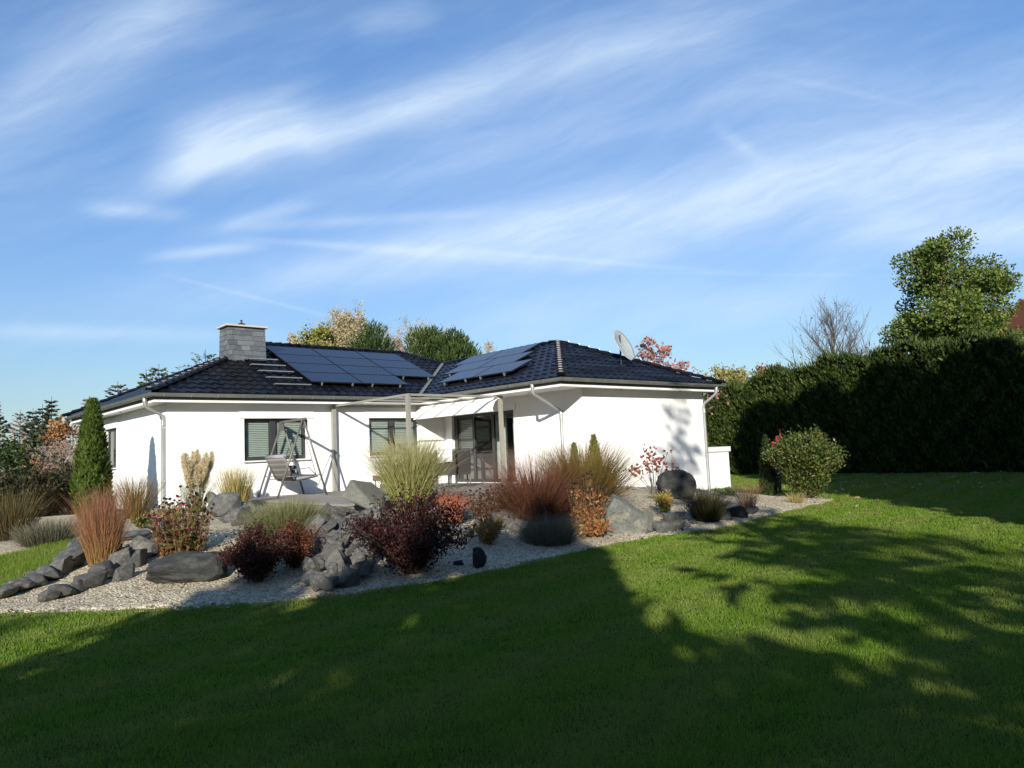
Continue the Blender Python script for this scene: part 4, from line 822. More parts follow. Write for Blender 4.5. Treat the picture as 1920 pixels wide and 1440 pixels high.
shrub('laurel', 'round evergreen shrub with glossy leaves at the right end of the bed', 'shrub', gpos(1516, 936), 1.76, 1.75, 24000, leafmat('laurel_leaf', [(.025,.050,.010),(.05,.085,.015),(.085,.12,.025),(.17,.16,.04)], None, .25, .42, .3), (.085, .036), 90, arch=.3, up=.5, clump=.08, wild=0)
shrub('red_shrub', 'thin shrub with a few red leaves rising behind the round evergreen shrub', 'shrub', gpos(1462, 925), 2.15, .5, 120, leafmat('bright_red_leaf', [(.42,.04,.05),(.30,.05,.05)], None, .4), (.10, .06), 8, lo=.7, clump=.05)
shrub('hydrangea', 'sparse bare shrub with round red leaves against the white wing wall', 'shrub', gpos(1228, 928), 1.15, 1.3, 190, leafmat('red_round_leaf', [(.34,.07,.05),(.22,.05,.045),(.45,.20,.13),(.12,.04,.035)], None, .4), (.085, .08), 16, M['grey_bark'], lo=.62, clump=.07)
def perennials(label, loc, h, w, n, lm, ln=900, bloom=None, group=None, cat='perennial', leaf=(.07, .035), hd=.022):
    """stand of upright stems ending in round dark seedheads, leaves on the lower part"""
    e = empty('coneflower', loc, label, cat, group); st = MB(); hd_ = st; bl = []; P = []
    for k in range(n):
        a = rng.uniform(0, 6.283); r_ = w / 2 * math.sqrt(rng.random()); b = np.array([math.cos(a) * r_ * .6, math.sin(a) * r_ * .6, 0]); t = np.array([math.cos(a) * r_, math.sin(a) * r_, h * rng.uniform(.5, 1.) * (1 - .3 * (2 * r_ / w) ** 2)]) + rng.normal(0, .02, 3)
        st.tube([b, (b + t) / 2 + rng.normal(0, .015, 3), t], [.005, .004, .003], 4, False); hd_.ball(t, hd * rng.uniform(.8, 1.25), 7, 5, .85, 1.)
        s = rng.random((12, 1)); P.append(b + (t - b) * s ** 1.3 * .85)
        if bloom and rng.random() < .16: m = 9; th = np.linspace(0, 6.283, m, False); bl.append(leaf_cards(np.repeat([t], m, 0), np.stack([np.cos(th), np.sin(th), np.full(m, -.35)], 1), .055, .022))
    P = np.concatenate(P); k = rng.integers(0, len(P), ln); Q = P[k] + rng.normal(0, .035, (ln, 3)); Q[:, 2] = np.abs(Q[:, 2]) + .01
    V, Fq, A = leaf_cards(Q, unit(rdir(ln) + (0, 0, .1)), rng.uniform(.6, 1.2, ln) * leaf[0], rng.uniform(.6, 1.2, ln) * leaf[1]); link('foliage', npmesh('foliage', V, Fq, {'rnd': A}), lm, e)
    st.build('stem', M['stemhead'], e, attr=True)
    pm_ = leafmat('pink_petal', [(.55,.10,.16),(.62,.20,.22)], None, .4) if bl else None
    for V, Fq, A in bl: link('bloom', npmesh('bloom', V, Fq, {'rnd': A}), pm_, e)
    return e
perennials('coneflowers with dark seedheads, pink blooms and red-brown leaves on the left slope', gpos(345, 1042), 1.02, .92, 80, leafmat('autumn_perennial', [(.10,.12,.03),(.20,.08,.03),(.26,.13,.05),(.13,.045,.03),(.12,.17,.04)], None, .35), 2400, True)
perennials('dry brown perennials with seedheads below the terrace door', gpos(915, 968), .62, 1.1, 70, leafmat('dry_leaf', [(.09,.06,.045),(.16,.09,.06),(.22,.14,.10)], None, .3), 1500, hd=.02)
perennials('coppery coneflowers with dark seedheads in front of the tall green and orange grass', gpos(1105, 1000), 1.16, .72, 80, leafmat('copper_leaf', [(.24,.10,.035),(.34,.15,.05),(.16,.11,.03),(.40,.22,.10)], None, .35), 1500, hd=.026)
perennials('faded yellow-brown perennials right of the green and red grass tuft', gpos(304, 985), .46, .7, 36, leafmat('faded_leaf', [(.30,.22,.07),(.22,.12,.05),(.36,.26,.10)], None, .35), 900)
shrub('perennial', 'orange leaved ground plant at the foot of the coppery coneflowers', 'perennial', gpos(1112, 1008), .26, .72, 420, leafmat('orange_ground_leaf', [(.42,.16,.06),(.50,.28,.12),(.10,.16,.04),(.36,.10,.05)], None, .35), (.11, .05), 14, M['stem'])

def thuja(label, loc, h, r, n, mat, name='thuja', leaf=(.13, .05), base=.0, power=.75, group=None, cat='conifer'):
    e = empty(name, loc, label, cat, group); z = rng.random(n) ** 1.15; prof = np.minimum(1, (1 - z) ** power * 1.25) * np.clip(.62 + z * 2.5, 0, 1)
    a = rng.uniform(0, 6.283, n); lump = 1 + .10 * np.sin(a * 5 + z * 23) + .07 * np.sin(a * 9 - z * 41)
    rr = r * prof * lump * (1 - .38 * rng.random(n) ** 2.2); P = np.stack([np.cos(a) * rr, np.sin(a) * rr, base + z * (h - base)], 1)
    D = unit(np.stack([np.cos(a) * .45, np.sin(a) * .45, np.full(n, .9)], 1) + rdir(n) * .38); rad = np.stack([np.cos(a), np.sin(a), np.zeros(n)], 1)
    V, Fq, A = leaf_cards(P, D, rng.uniform(.6, 1.2, n) * leaf[0], rng.uniform(.6, 1.2, n) * leaf[1], .1, S=np.cross(D, rad) + rdir(n) * .6)
    link('foliage', npmesh('foliage', V, Fq, {'rnd': A}), mat, e); m = MB(); m.tube([(0, 0, -.1), (0, 0, h * .5), (0, 0, h * .9)], [.07, .045, .01], 7); m.build('trunk', M['bark'], e); return e
L_SPRD = leafmat('dark_conifer', [(.014,.026,.008),(.03,.045,.012),(.05,.07,.02)], None, .2)
L_THU = leafmat('thuja_spray', [(.030,.060,.010),(.055,.095,.014),(.085,.13,.020),(.11,.14,.03)], None, .25)
thuja('tall slim green thuja in front of the left house wall', gpos(172, 975), 2.74, .36, 15000, L_THU, power=.6)
thuja('small thuja cone against the wing wall, left one beside the rain pipe', gpos(1081, 932), 1.18, .12, 2200, L_THU, leaf=(.09, .04))
thuja('small bright thuja cone against the wing wall, right of the rain pipe', gpos(1119, 932), 1.36, .18, 3000, leafmat('bright_thuja', [(.07,.11,.02),(.11,.16,.03),(.24,.18,.06)], None, .25), leaf=(.10, .04))
x_, y_, z_ = at(1443, 932, 20.3); thuja('small pointed conifer left of the round evergreen shrub', (x_, y_, hz(x_, y_)), 1.62, .22, 3600, L_SPRD, leaf=(.10, .04))
# ------------------------------------------------------------------ trees
def skeleton(m, h, r0, base, spread, nmain, ang=(50, 75), subs=6, twigs=5, up=.25, env=None, wob=.05, fine=.5, sides=5, lead=.95):
    """trunk, limbs, boughs and twigs as tapered tubes in builder m; returns twig points and directions"""
    env = env or (lambda t: math.sin(math.pi * min(1, .18 + t * .80)))
    n = 8; tr = [np.array([0, 0, -.2])]
    for k in range(1, n + 1): tr.append(np.array([rng.normal(0, wob) * h * .1, rng.normal(0, wob) * h * .1, 0]) * (k / n) + np.array([0, 0, h * lead * k / n]))
    m.tube(tr, list(np.linspace(r0, r0 * .12, n + 1)), 7, False); T = np.array(tr); pts = []; dirs = []
    def curve(p, d, L, k=4, lift=up):
        out = [p]
        for i in range(k): d = unit(d + np.array([0, 0, lift / k]) + rng.normal(0, .10, 3)); out.append(out[-1] + d * L / k)
        return out
    def along(c, t): x = t * (len(c) - 1); i = min(int(x), len(c) - 2); f = x - i; return c[i] * (1 - f) + c[i+1] * f, unit(c[i+1] - c[i])
    for k in range(nmain):
        t = (k + rng.random()) / nmain; z = base + (1 - base) * t; p, _ = along(T, min(.999, z)); a = k * 2.4 + rng.uniform(-.5, .5); th = R(rng.uniform(*ang)) * (1 - .45 * t)
        L = spread * env(t) * rng.uniform(.8, 1.1); d = np.array([math.cos(a) * math.sin(th), math.sin(a) * math.sin(th), math.cos(th)]); c = curve(p, d, L, 5); rr = r0 * .42 * (1 - .7 * t)
        m.tube(c, list(np.linspace(rr, rr * .15, 6)), sides, False)
        for s in range(subs):
            q, dd = along(c, rng.uniform(.22, 1.)); d2 = unit(dd + rdir(1)[0] * .75 + np.array([0, 0, up * .5])); L2 = L * rng.uniform(.22, .48); c2 = curve(q, d2, L2, 3); m.tube(c2, list(np.linspace(rr * .32, rr * .07, 4)), 4, False)
            for w in range(twigs):
                q3, dd3 = along(c2, rng.uniform(.15, 1.)); d3 = unit(dd3 + rdir(1)[0] * .8 + np.array([0, 0, up * .4])); L3 = L2 * rng.uniform(.3, .75) * fine * 2; c3 = curve(q3, d3, L3, 2); m.tube(c3, [rr * .11 + .002, rr * .07 + .002, .002], 3, False)
                for tt in (.3, .6, .85, 1.): q4, d4 = along(c3, min(.999, tt)); pts.append(q4); dirs.append(d4)
    return np.array(pts), np.array(dirs)
def leafy(name, label, loc, h, spread, nmain, mat, nleaf, leaf, bark, group=None, jit=.2, trunk=.16, base=.2, cat='tree', **k):
    e = empty(name, loc, label, cat, group); m = MB(); pts, dirs = skeleton(m, h, trunk, base, spread, nmain, **k); f_ = h / max(p_[2] for p_ in m.v); m.v = [(p_[0], p_[1], p_[2] * f_) for p_ in m.v]; pts = pts * (1, 1, f_); m.build('trunk', bark, e, smooth=True)
    if nleaf:
        i = rng.integers(0, len(pts), nleaf); P = pts[i] + rng.normal(0, jit, (nleaf, 3)); D = unit(rdir(nleaf) + dirs[i] * .6 + np.array([0, 0, -.1]))
        V, Fq, A = leaf_cards(P, D, rng.uniform(.7, 1.3, nleaf) * leaf[0], rng.uniform(.7, 1.3, nleaf) * leaf[1]); link('crown', npmesh('crown', V, Fq, {'rnd': A}), mat, e)
    return e
def spruce(name, label, loc, h, r, mat, whorls=26, per=7, group=None, bark=None, droop=.25, card=(.30, .10), dens=16, base=.06, gap=0., power=.85, cat='conifer'):
    e = empty(name, loc, label, cat, group); m = MB(); m.tube([(0, 0, -.3), (0, 0, h * .5), (0, 0, h)], [h * .012, h * .008, .01], 7, False); parts = []
    for w in range(whorls):
        t = w / whorls; z = h * (base + (1 - base) * t) * .985; L = r * (1 - t) ** power + .06 * r
        for k in range(per):
            if rng.random() < gap: continue
            a = rng.uniform(0, 6.283); l = L * rng.uniform(.65, 1.1); ca, sa = math.cos(a), math.sin(a); up0 = .35 * t - droop * (1 - t)
            P = [np.array([0, 0, z])]
            for s in (.35, .7, 1.): P.append(np.array([ca * l * s, sa * l * s, z + l * (up0 * s + .22 * s * s)]))
            m.tube(P, [.012, .009, .006, .003], 3, False); P = np.array(P); n = max(5, int(dens * l / r * (1.2 - .4 * t))); s = rng.random(n) ** .7 * 3; i = np.minimum(s.astype(int), 2); f = (s - i)[:, None]; Q = P[i] * (1 - f) + P[i + 1] * f; Q[:, 2] -= rng.random(n) ** 2 * .10 * l
            dd = np.array([ca, sa, .1]); sd = np.array([-sa, ca, 0]) * rng.choice([-1, 1], n)[:, None]
            D = unit(dd + sd * rng.uniform(.3, 1.2, (n, 1)) + np.array([0, 0, -.25]) + rng.normal(0, .2, (n, 3))); parts.append(leaf_cards(Q, D, rng.uniform(.6, 1.2, n) * card[0] * (.5 + .6 * l / r), card[1], .1))
    V, Fq, A = join(parts); link('crown', npmesh('crown', V, Fq, {'rnd': A}), mat, e); m.build('trunk', bark or M['bark'], e, smooth=True); return e
def clumped(name, label, loc, h, clumps, mat, n, card, group=None, up=.5, bark=None, cat='tree'):
    """crown made of separate foliage clumps (cx, cy, cz, radius) carried on limbs"""
    e = empty(name, loc, label, cat, group); m = MB(); m.tube([(0, 0, -.3), (.1, .05, h * .4), (0, 0, h * .85)], [.2, .15, .05], 7, False); parts = []
    for cx, cy, cz, r in clumps:
        m.tube([(0, 0, max(.3, cz - r - .4)), (cx * .5, cy * .5, cz - r * .4), (cx, cy, cz)], [.07, .05, .02], 5, False); k = max(60, int(n * r ** 2 / sum(c[3] ** 2 for c in clumps)))
        d = rdir(k); P = np.array([cx, cy, cz]) + d * r * (.25 + 1.05 * rng.random((k, 1)) ** .8) * (1, 1, .85); parts.append(leaf_cards(P, unit(d * .8 + rdir(k) * .6 + (0, 0, up)), rng.uniform(.6, 1.2, k) * card[0], rng.uniform(.7, 1.2, k) * card[1]))
    V, Fq, A = join(parts); link('crown', npmesh('crown', V, Fq, {'rnd': A}), mat, e); m.build('trunk', bark or M['bark'], e, smooth=True); return e
GZ = -1.6
def top(u, v, dist, gz=GZ):
    p = at(u, v, dist); return (float(p[0]), float(p[1]), gz), float(p[2] - gz)

L_SPR = leafmat('spruce_needles', [(.030,.045,.026),(.05,.07,.034),(.085,.09,.045)], None, .15)
L_SPG = leafmat('green_spruce', [(.05,.075,.022),(.085,.11,.03),(.12,.14,.05)], None, .2)
L_LAR = leafmat('autumn_larch', [(.34,.22,.16),(.42,.27,.20),(.26,.18,.14)], None, .3)
L_ORG = leafmat('orange_leaf', [(.34,.16,.05),(.42,.22,.08),(.26,.12,.05)], None, .35)
L_BIR = leafmat('birch_yellow', [(.46,.38,.19),(.54,.45,.26),(.38,.30,.14),(.56,.50,.34)], None, .35)
L_YGR = leafmat('yellow_green', [(.26,.26,.06),(.36,.32,.09),(.20,.22,.05)], None, .35)
L_PIN = leafmat('pine_needles', [(.022,.045,.012),(.045,.075,.018),(.075,.11,.028)], None, .2)
L_OAK = leafmat('green_autumn_leaf', [(.055,.10,.016),(.09,.15,.024),(.135,.19,.036),(.20,.20,.05)], None, .3)
L_MAP = leafmat('pink_red_leaf', [(.46,.17,.13),(.54,.27,.21),(.42,.22,.16)], None, .4)
# left edge: spruces, larches and bare trees in the valley
for (u, v, d, r, lab) in ((97, 743, 36, 1.3, 'dark spruce, tallest of the three beside the left roof end'), (80, 757, 38, 1.4, 'dark spruce, middle one of the three beside the left roof end'), (62, 765, 40, 1.5, 'dark spruce, left one of the three beside the left roof end')):
    l, h = top(u, v, d, -3.); spruce('spruce_tree', lab, l, h, r * 1.15, L_SPR, 34, 8, 'spruces left of the house', card=(.36, .10), dens=44)
l, h = top(38, 768, 40, -3.); spruce('larch_tree', 'pinkish brown larch left of the three dark spruces', l, h, 2.2, L_LAR, 34, 8, None, card=(.26, .07), dens=40, droop=.1)
l, h = top(132, 790, 32, -3.); leafy('bare_tree', 'pale grey leafless tree between the spruces and the slim green thuja', l, h, 2.4, 30, L_LAR, 1500, (.10, .06), M['pale_bark'], trunk=.10, base=.1, subs=8, twigs=6, fine=.6)
l, h = top(118, 790, 34, -3.); leafy('small_tree', 'tree with orange leaves right of the three dark spruces', l, h, 1.3, 10, L_ORG, 1500, (.16, .11), M['bark'], trunk=.1, base=.15)
l, h = top(-18, 745, 34, -3.); spruce('spruce_tree', 'dark spruce cut by the left picture edge', l, h, 2.2, L_SPR, 34, 9, 'spruces left of the house', card=(.36, .10), dens=44)
l, h = top(10, 835, 30, -3.); leafy('small_tree', 'dark green tree at the left picture edge under the dark spruce', l, h, 1.7, 14, L_PIN, 2600, (.15, .08), M['bark'], trunk=.1, base=.1)
for (u, v, d, w, h, lab) in ((28, 975, 19.5, 2.4, 1.35, 'dark brown-green bush behind the reed grass at the left edge'), (92, 978, 20.5, 2.2, 1.2, 'dark brown-green bush left of the slim green thuja'), (135, 978, 22, 1.5, 1.35, 'dark bush hiding the ground behind the slim green thuja')):
    p = at(u, v, d); shrub('dark_bush', lab, 'bush', (p[0], p[1], hz(p[0], p[1]) - .1), h, w, 6500, leafmat('dim_bush', [(.022,.026,.012),(.045,.04,.018),(.065,.05,.022),(.03,.04,.015)], None, .2), (.10, .05), 40, arch=.25, clump=.09)
# behind the left roof
l, h = top(168, 742, 34, -2.5); spruce('larch_tree', 'small pinkish larch top behind the left roof slope', l, h, 2.2, L_LAR, 32, 8, None, card=(.24, .07), dens=40, droop=.1)
l, h = top(221, 714, 36, -2.5); spruce('spruce_tree', 'spruce tip behind the left roof slope', l, h, 2.6, leafmat('grey_spruce', [(.06,.08,.05),(.10,.11,.06),(.14,.12,.07)], None, .2), 34, 9, 'spruces left of the house', card=(.34, .10), dens=44)
l, h = top(298, 682, 36, -2.5); spruce('spruce_tree', 'bright green spruce top, larger of the two behind the left roof hip', l, h, 2.9, L_SPG, 36, 9, 'spruces left of the house', card=(.36, .10), dens=46)
l, h = top(274, 692, 37, -2.5); spruce('spruce_tree', 'thin green spruce tip, smaller of the two behind the left roof hip', l, h, 2.2, L_SPG, 34, 8, 'spruces left of the house', card=(.32, .10), dens=36)
l, h = top(385, 655, 33, -2.); spruce('cedar_tree', 'blue-green cedar with drooping boughs behind the chimney', l, h, 4.6, leafmat('cedar_green', [(.08,.11,.08),(.12,.15,.10),(.06,.085,.05)], None, .2), 26, 9, None, card=(.30, .08), dens=50, gap=.1)
# behind the solar panels
l, h = top(655, 582, 44.6); leafy('birch_tree', 'pale yellow birch close behind the tallest one, half hidden by it', l, h, 3.2, 28, L_BIR, 8000, (.10, .08), M['pale_bark'], ang=(30, 52), up=.4, trunk=.12, base=.2, subs=7, twigs=5, jit=.12)
l, h = top(618, 600, 44.4); leafy('birch_tree', 'lower pale birch left of the tallest one, above the solar panels', l, h, 3.0, 26, L_BIR, 7000, (.10, .08), M['pale_bark'], ang=(30, 52), up=.4, trunk=.12, base=.2, subs=7, twigs=5, jit=.12)
l, h = top(643, 568, 44); leafy('birch_tree', 'tall pale yellow birch behind the main roof', l, h, 3.6, 34, L_BIR, 12500, (.10, .08), M['pale_bark'], ang=(30, 52), up=.42, trunk=.14, base=.2, subs=7, twigs=5, jit=.10, env=lambda t: .55 + .45 * math.sin(math.pi * min(1, t + .25)))
l, h = top(679, 600, 45); leafy('birch_tree', 'lower pale yellow birch leaning right of the tallest birch', l, h, 2.4, 22, L_BIR, 6500, (.13, .10), M['pale_bark'], ang=(25, 40), up=.5, trunk=.1, base=.2, jit=.10)
l, h = top(597, 612, 43); leafy('poplar_tree', 'yellow-green bushy tree left of the tall pale birch', l, h, 3.0, 26, L_YGR, 11000, (.17, .12), M['bark'], ang=(25, 45), up=.5, trunk=.13, base=.2, jit=.15)
l, h = top(570, 640, 43); leafy('poplar_tree', 'low yellow-green tree top just above the solar panels', l, h, 2.0, 18, L_YGR, 4500, (.17, .12), M['bark'], ang=(25, 45), up=.5, trunk=.1, base=.3, jit=.15)
l, h = top(548, 633, 44); leafy('poplar_tree', 'small orange-yellow tree tip right of the chimney', l, h, 1.2, 12, L_BIR, 1800, (.15, .11), M['bark'], ang=(25, 45), up=.4, trunk=.08, base=.3, jit=.15)
l, h = top(785, 588, 46); leafy('birch_tree', 'thin pale birch, nearly bare, behind the dark pines', l, h, 4.0, 34, L_BIR, 7200, (.09, .07), M['pale_bark'], ang=(30, 52), up=.45, trunk=.12, base=.25, subs=7, twigs=6, jit=.10)
l, h = top(748, 640, 46); leafy('small_tree', 'pinkish bare-twigged tree between the two pines', l, h, 1.9, 18, L_LAR, 3200, (.10, .07), M['pale_bark'], ang=(25, 45), up=.4, trunk=.08, base=.3, jit=.12)
l, h = top(916, 640, 46); leafy('birch_tree', 'slender bare birch tip above the wing roof panels', l, h, 1.5, 16, L_BIR, 900, (.09, .07), M['pale_bark'], ang=(15, 28), up=.5, trunk=.07, base=.4, jit=.08)
def pine(u, v, d, cl, lab, n): l, h = top(u, v, d); clumped('pine_tree', lab, l, h, [(x, y, h + z, r) for x, y, z, r in cl], L_PIN, n, (.32, .07), 'pines behind the main roof', .9)
pine(700, 610, 40, [(0,0,-.5,.55),(-.5,.3,-1.2,.6),(.55,.2,-1.25,.6),(0,-.4,-1.4,.7),(.9,.3,-2.0,.6),(-.8,.2,-2.1,.7),(.1,-.5,-2.4,.8)], 'dark green pine with a rounded top right of the pale birches', 4200)
pine(812, 618, 40, [(-.1,0,-.45,.5),(-.75,.2,-.65,.6),(.5,.2,-.9,.6),(-.3,-.5,-1.3,.8),(.6,-.4,-1.7,.75),(-1.0,0,-1.5,.7),(0,-.7,-2.4,1.),(-1.2,-.2,-2.4,.8)], 'dark green pine, left half of the broad pine group by the wing roof', 5200)
pine(851, 622, 39, [(0,0,-.4,.45),(-.5,.2,-.8,.5),(.45,.1,-.75,.5),(0,-.4,-1.3,.7),(.75,-.2,-1.4,.6),(-.5,-.5,-1.8,.8),(.5,-.6,-2.1,.8),(.95,-.1,-2.0,.5)], 'dark green pine, right half of the broad pine group by the wing roof', 5000)
l, h = top(1226, 634, 30); leafy('maple_tree', 'maple with pinkish red leaves behind the wing roof, right of the satellite dish', l, h, 2.6, 18, L_MAP, 900, (.15, .12), M['bark'], trunk=.1, base=.35, jit=.10, subs=6, twigs=4, env=lambda t: 1.15 - t * .95)
l, h = top(1262, 672, 31); leafy('maple_tree', 'low pinkish red maple tip at the end of the wing roof', l, h, 1.7, 12, L_MAP, 500, (.15, .12), M['bark'], trunk=.08, base=.4, jit=.10)
l, h = top(1366, 686, 40); leafy('poplar_tree', 'yellow-green tree between the wing roof end and the hedge', l, h, 2.5, 22, leafmat('olive_yellow', [(.30,.28,.10),(.38,.33,.13),(.24,.23,.08)], None, .35), 8500, (.15, .11), M['grey_bark'], trunk=.12, base=.2, jit=.14)
l, h = top(1452, 680, 44); leafy('small_tree', 'orange tree top showing above the left end of the hedge', l, h, 2.2, 18, L_ORG, 4200, (.16, .12), M['grey_bark'], trunk=.1, base=.2, jit=.14)
l, h = top(1556, 548, 35); leafy('bare_tree', 'tall leafless tree behind the hedge', l, h, 4.6, 40, L_ORG, 260, (.09, .07), M['grey_bark'], ang=(24, 46), up=.42, trunk=.14, base=.30, subs=9, twigs=6, fine=.5, jit=.05, env=lambda t: 1.0 - .66 * t)
l, h = top(1752, 442, 34); cl = [(0, 0, h - .4, .4), (-.45, .2, h - .8, .45), (.5, .1, h - .75, .45)]
for k in range(92):
    d_ = rdir(1)[0]; d_[2] = d_[2] * 1.1 - .05; q_ = unit(d_) * np.array([3.1, 2.6, 2.9]) * rng.uniform(.5, 1.0); cl.append((q_[0] + .1, q_[1], h - 2.95 + q_[2], rng.uniform(.28, .58)))
clumped('oak_tree', 'big green broadleaf tree rising behind the hedge', l, h, cl, L_OAK, 27000, (.15, .11), None, .1)
l, h = top(1905, 625, 29); leafy('oak_tree', 'darker green tree cut by the right picture edge above the hedge', l, h, 1.7, 20, L_OAK, 9000, (.14, .10), M['bark'], trunk=.14, base=.25, subs=7, twigs=5, jit=.16)

# hedge along the east side of the lawn
hy = np.array([-20, -17, -14.4, -12.5, -11.2, -10.2, -8.3, -6.6, -5.2, -3.7, -2.3, -1.0, 1.2, 4, 9, 16]); ht = np.array([4.4, 4.3, 4.35, 4.1, 4.35, 4.55, 4.5, 4.42, 4.2, 4.1, 3.8, 3.75, 3.15, 3.1, 3.1, 3.0])
hedge = empty('hedge', (26.6, -5, -.65), 'tall dark green thuja hedge along the right side of the lawn', 'hedge'); n = 130000; HB = np.array([26.6, -5, -.65])
y = rng.uniform(-20, 16, n); tp = np.interp(y, hy, ht) + .20 * np.sin(y * 1.3 + .7) * np.sin(y * .9) + .14 * np.sin(y * 2.1) + .10 * np.sin(y * 5.3 + 1) + .08 * np.sin(y * 11.); z = -.65 + (tp + .65) * rng.random(n) ** .92
ontop = rng.random(n) < .16; z = np.where(ontop, tp - .3 * rng.random(n) ** 2, z); lump = .16 * np.sin(y * 3.7 + z * 1.3) * np.sin(z * 2.9 + y) + .10 * np.sin(y * 8.3 - z * 5.)
taper = .10 * (z + .65) ; x = 25.9 + taper - lump + .55 * rng.random(n) ** 1.6; x = np.where(ontop, rng.uniform(26.2, 27.6, n), x)
D = unit(np.stack([np.where(ontop, rng.normal(0, .4, n), -.55), rng.normal(0, .35, n), np.full(n, .8)], 1) + rdir(n) * .4)
V, Fq, A = leaf_cards(np.stack([x, y, z], 1) - HB, D, rng.uniform(.14, .30, n), rng.uniform(.05, .10, n), .1)
n2 = 9000; y = rng.uniform(-20, 16, n2); tp = np.interp(y, hy, ht) + .20 * np.sin(y * 1.3 + .7) * np.sin(y * .9) + .14 * np.sin(y * 2.1) + .10 * np.sin(y * 5.3 + 1); P2 = np.stack([rng.uniform(26.0, 27.4, n2), y, tp - .05 + .22 * rng.random(n2) ** 2 * (1 + np.sin(y * 9.))], 1)
V2, F2, A2 = leaf_cards(P2 - HB, unit(rdir(n2) * .5 + (0, 0, 1.)), rng.uniform(.12, .34, n2), .05); V, Fq, A = join([(V, Fq, A), (V2, F2, A2)])
link('foliage', npmesh('foliage', V, Fq, {'rnd': A}), leafmat('hedge_spray', [(.018,.032,.008),(.034,.056,.011),(.055,.085,.015),(.085,.11,.022)], None, .2), hedge)
V = []; ys = np.arange(-20, 16.1, .4)  # solid dark core added inside the hedge so no light leaks through
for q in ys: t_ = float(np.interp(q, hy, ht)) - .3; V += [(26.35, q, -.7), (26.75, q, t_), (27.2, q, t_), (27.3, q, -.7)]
m = MB(); m.add(np.array(V) - HB, [(i*4+k, i*4+k+1, (i+1)*4+k+1, (i+1)*4+k) for i in range(len(ys)-1) for k in range(3)]); m.build('light_block_core', simple('hedge_core_filler', (.022, .018, .012), .95), hedge)
# neighbouring house, its red roof just inside the right edge
p = at(2036, 598, 52); nb = empty('neighbour_house', (p[0], p[1], -1.5), 'house with a red tiled roof far behind the hedge at the right picture edge', 'house'); nb.rotation_euler.z = R(-40); zt_ = float(p[2]) + 1.5
m = MB(); m.box(-4, 4, -5, 5, 0, zt_ - 1.2); m.build('wall', M['wall'], nb)
m = MB(); m.add([(-4.5,-5.4,zt_-1.4),(4.5,-5.4,zt_-1.4),(4.5,5.4,zt_-1.4),(-4.5,5.4,zt_-1.4),(-4.5,0,zt_+1.6),(4.5,0,zt_+1.6)], [(0,1,5,4),(2,3,4,5),(1,2,5),(3,0,4),(0,3,2,1)]); m.build('roof', M['rooftile_red'], nb)

# ------------------------------------------------------------------ trees behind the viewpoint: they stand outside the picture and throw the shade on the lawn
L_SHD = leafmat('shade_leaf', [(.04,.06,.015),(.08,.10,.02)], None, .2)
TE = math.tan(SUN_EL)
def shade(label, a, q, vtop, rad, vlow, n, leaf=(.34, .22), shape=1.5, kind='shade_tree'):
    """leafy crown whose shadow covers q +- rad up to the sun-plane height vtop"""
    x, y = sunpos(a, q); gz = -.65; h = vtop - TE * a - gz; lo = max(.3, vlow - TE * a - gz); e = empty(kind, (x, y, gz), label, 'tree')
    t = rng.random(n); z = lo + (h - lo) * t; pr = np.sin(np.pi * np.clip(.12 + t * .88, 0, 1)) ** (1 / shape); ang_ = rng.uniform(0, 6.283, n); rr = rad * pr * np.sqrt(rng.random(n)) * (1 + .12 * np.sin(ang_ * 3 + z * 2))
    V, Fq, A = leaf_cards(np.stack([np.cos(ang_) * rr, np.sin(ang_) * rr, z], 1), rdir(n), rng.uniform(.6, 1.2, n) * leaf[0], rng.uniform(.6, 1.2, n) * leaf[1])
    link('crown', npmesh('crown', V, Fq, {'rnd': A}), L_SHD, e); m = MB(); m.tube([(0, 0, -.2), (0, 0, h * .5), (0, 0, h * .95)], [.14, .09, .02], 7); m.build('trunk', M['bark'], e, smooth=True); return e
shade('columnar tree behind the viewpoint, outermost to the left', -24, 6.35, -3.6, 1.0, -10, 2100, shape=3.)
shade('columnar tree behind the viewpoint, second from the left', -24, 7.75, -3.65, .95, -10, 1900, shape=2.5)
shade('columnar tree behind the viewpoint, third from the left', -24.5, 8.85, -2.4, .85, -10, 2100, shape=2.2)
shade('columnar tree directly behind the viewpoint', -25, 9.75, -1.8, .72, -11, 3000, shape=2.2)
shade('low bushy tree behind the viewpoint', -26, 11.3, -5.05, 1.4, -10, 1900, shape=4.)
shade('slender bushy tree just behind the viewpoint', -25, 10.4, -2.9, .50, -10, 2000, shape=3.)
shade('low bushy tree behind the viewpoint, to the right', -26, 13.6, -5.45, 1.6, -10, 1700, shape=4.)
shade('low bushy tree far right behind the viewpoint', -27, 16.8, -5.5, 1.9, -10, 1700, shape=4.)
shade('open crowned tree behind the viewpoint throwing dappled shade', -34, 14.6, -2.2, 2.2, -6.5, 640, (.42, .26))
x, y = sunpos(-22, 13.45); spruce('spruce_tree', 'tall slim spruce far behind the viewpoint whose shadow falls on the wing wall', (x, y, -.65), 4.7 + TE * 22 + .65, 2.1, L_SPR, 40, 7, None, card=(.5, .17), dens=20, gap=.28, power=.75, droop=.1)
for i, (a, q, vt, rd) in enumerate(((-12, 19.1, 9.1, 1.5), (-10, 21.1, 9.0, 1.6), (-7, 23.3, 8.8, 1.7), (-4, 25.8, 8.3, 1.7), (-1, 28.6, 8.4, 1.8))):
    shade(f'tall dense tree right of the viewpoint, number {"one two three four five".split()[i]} along the boundary', a, q, vt, rd, -8, 9000, (.42, .28), 4.)

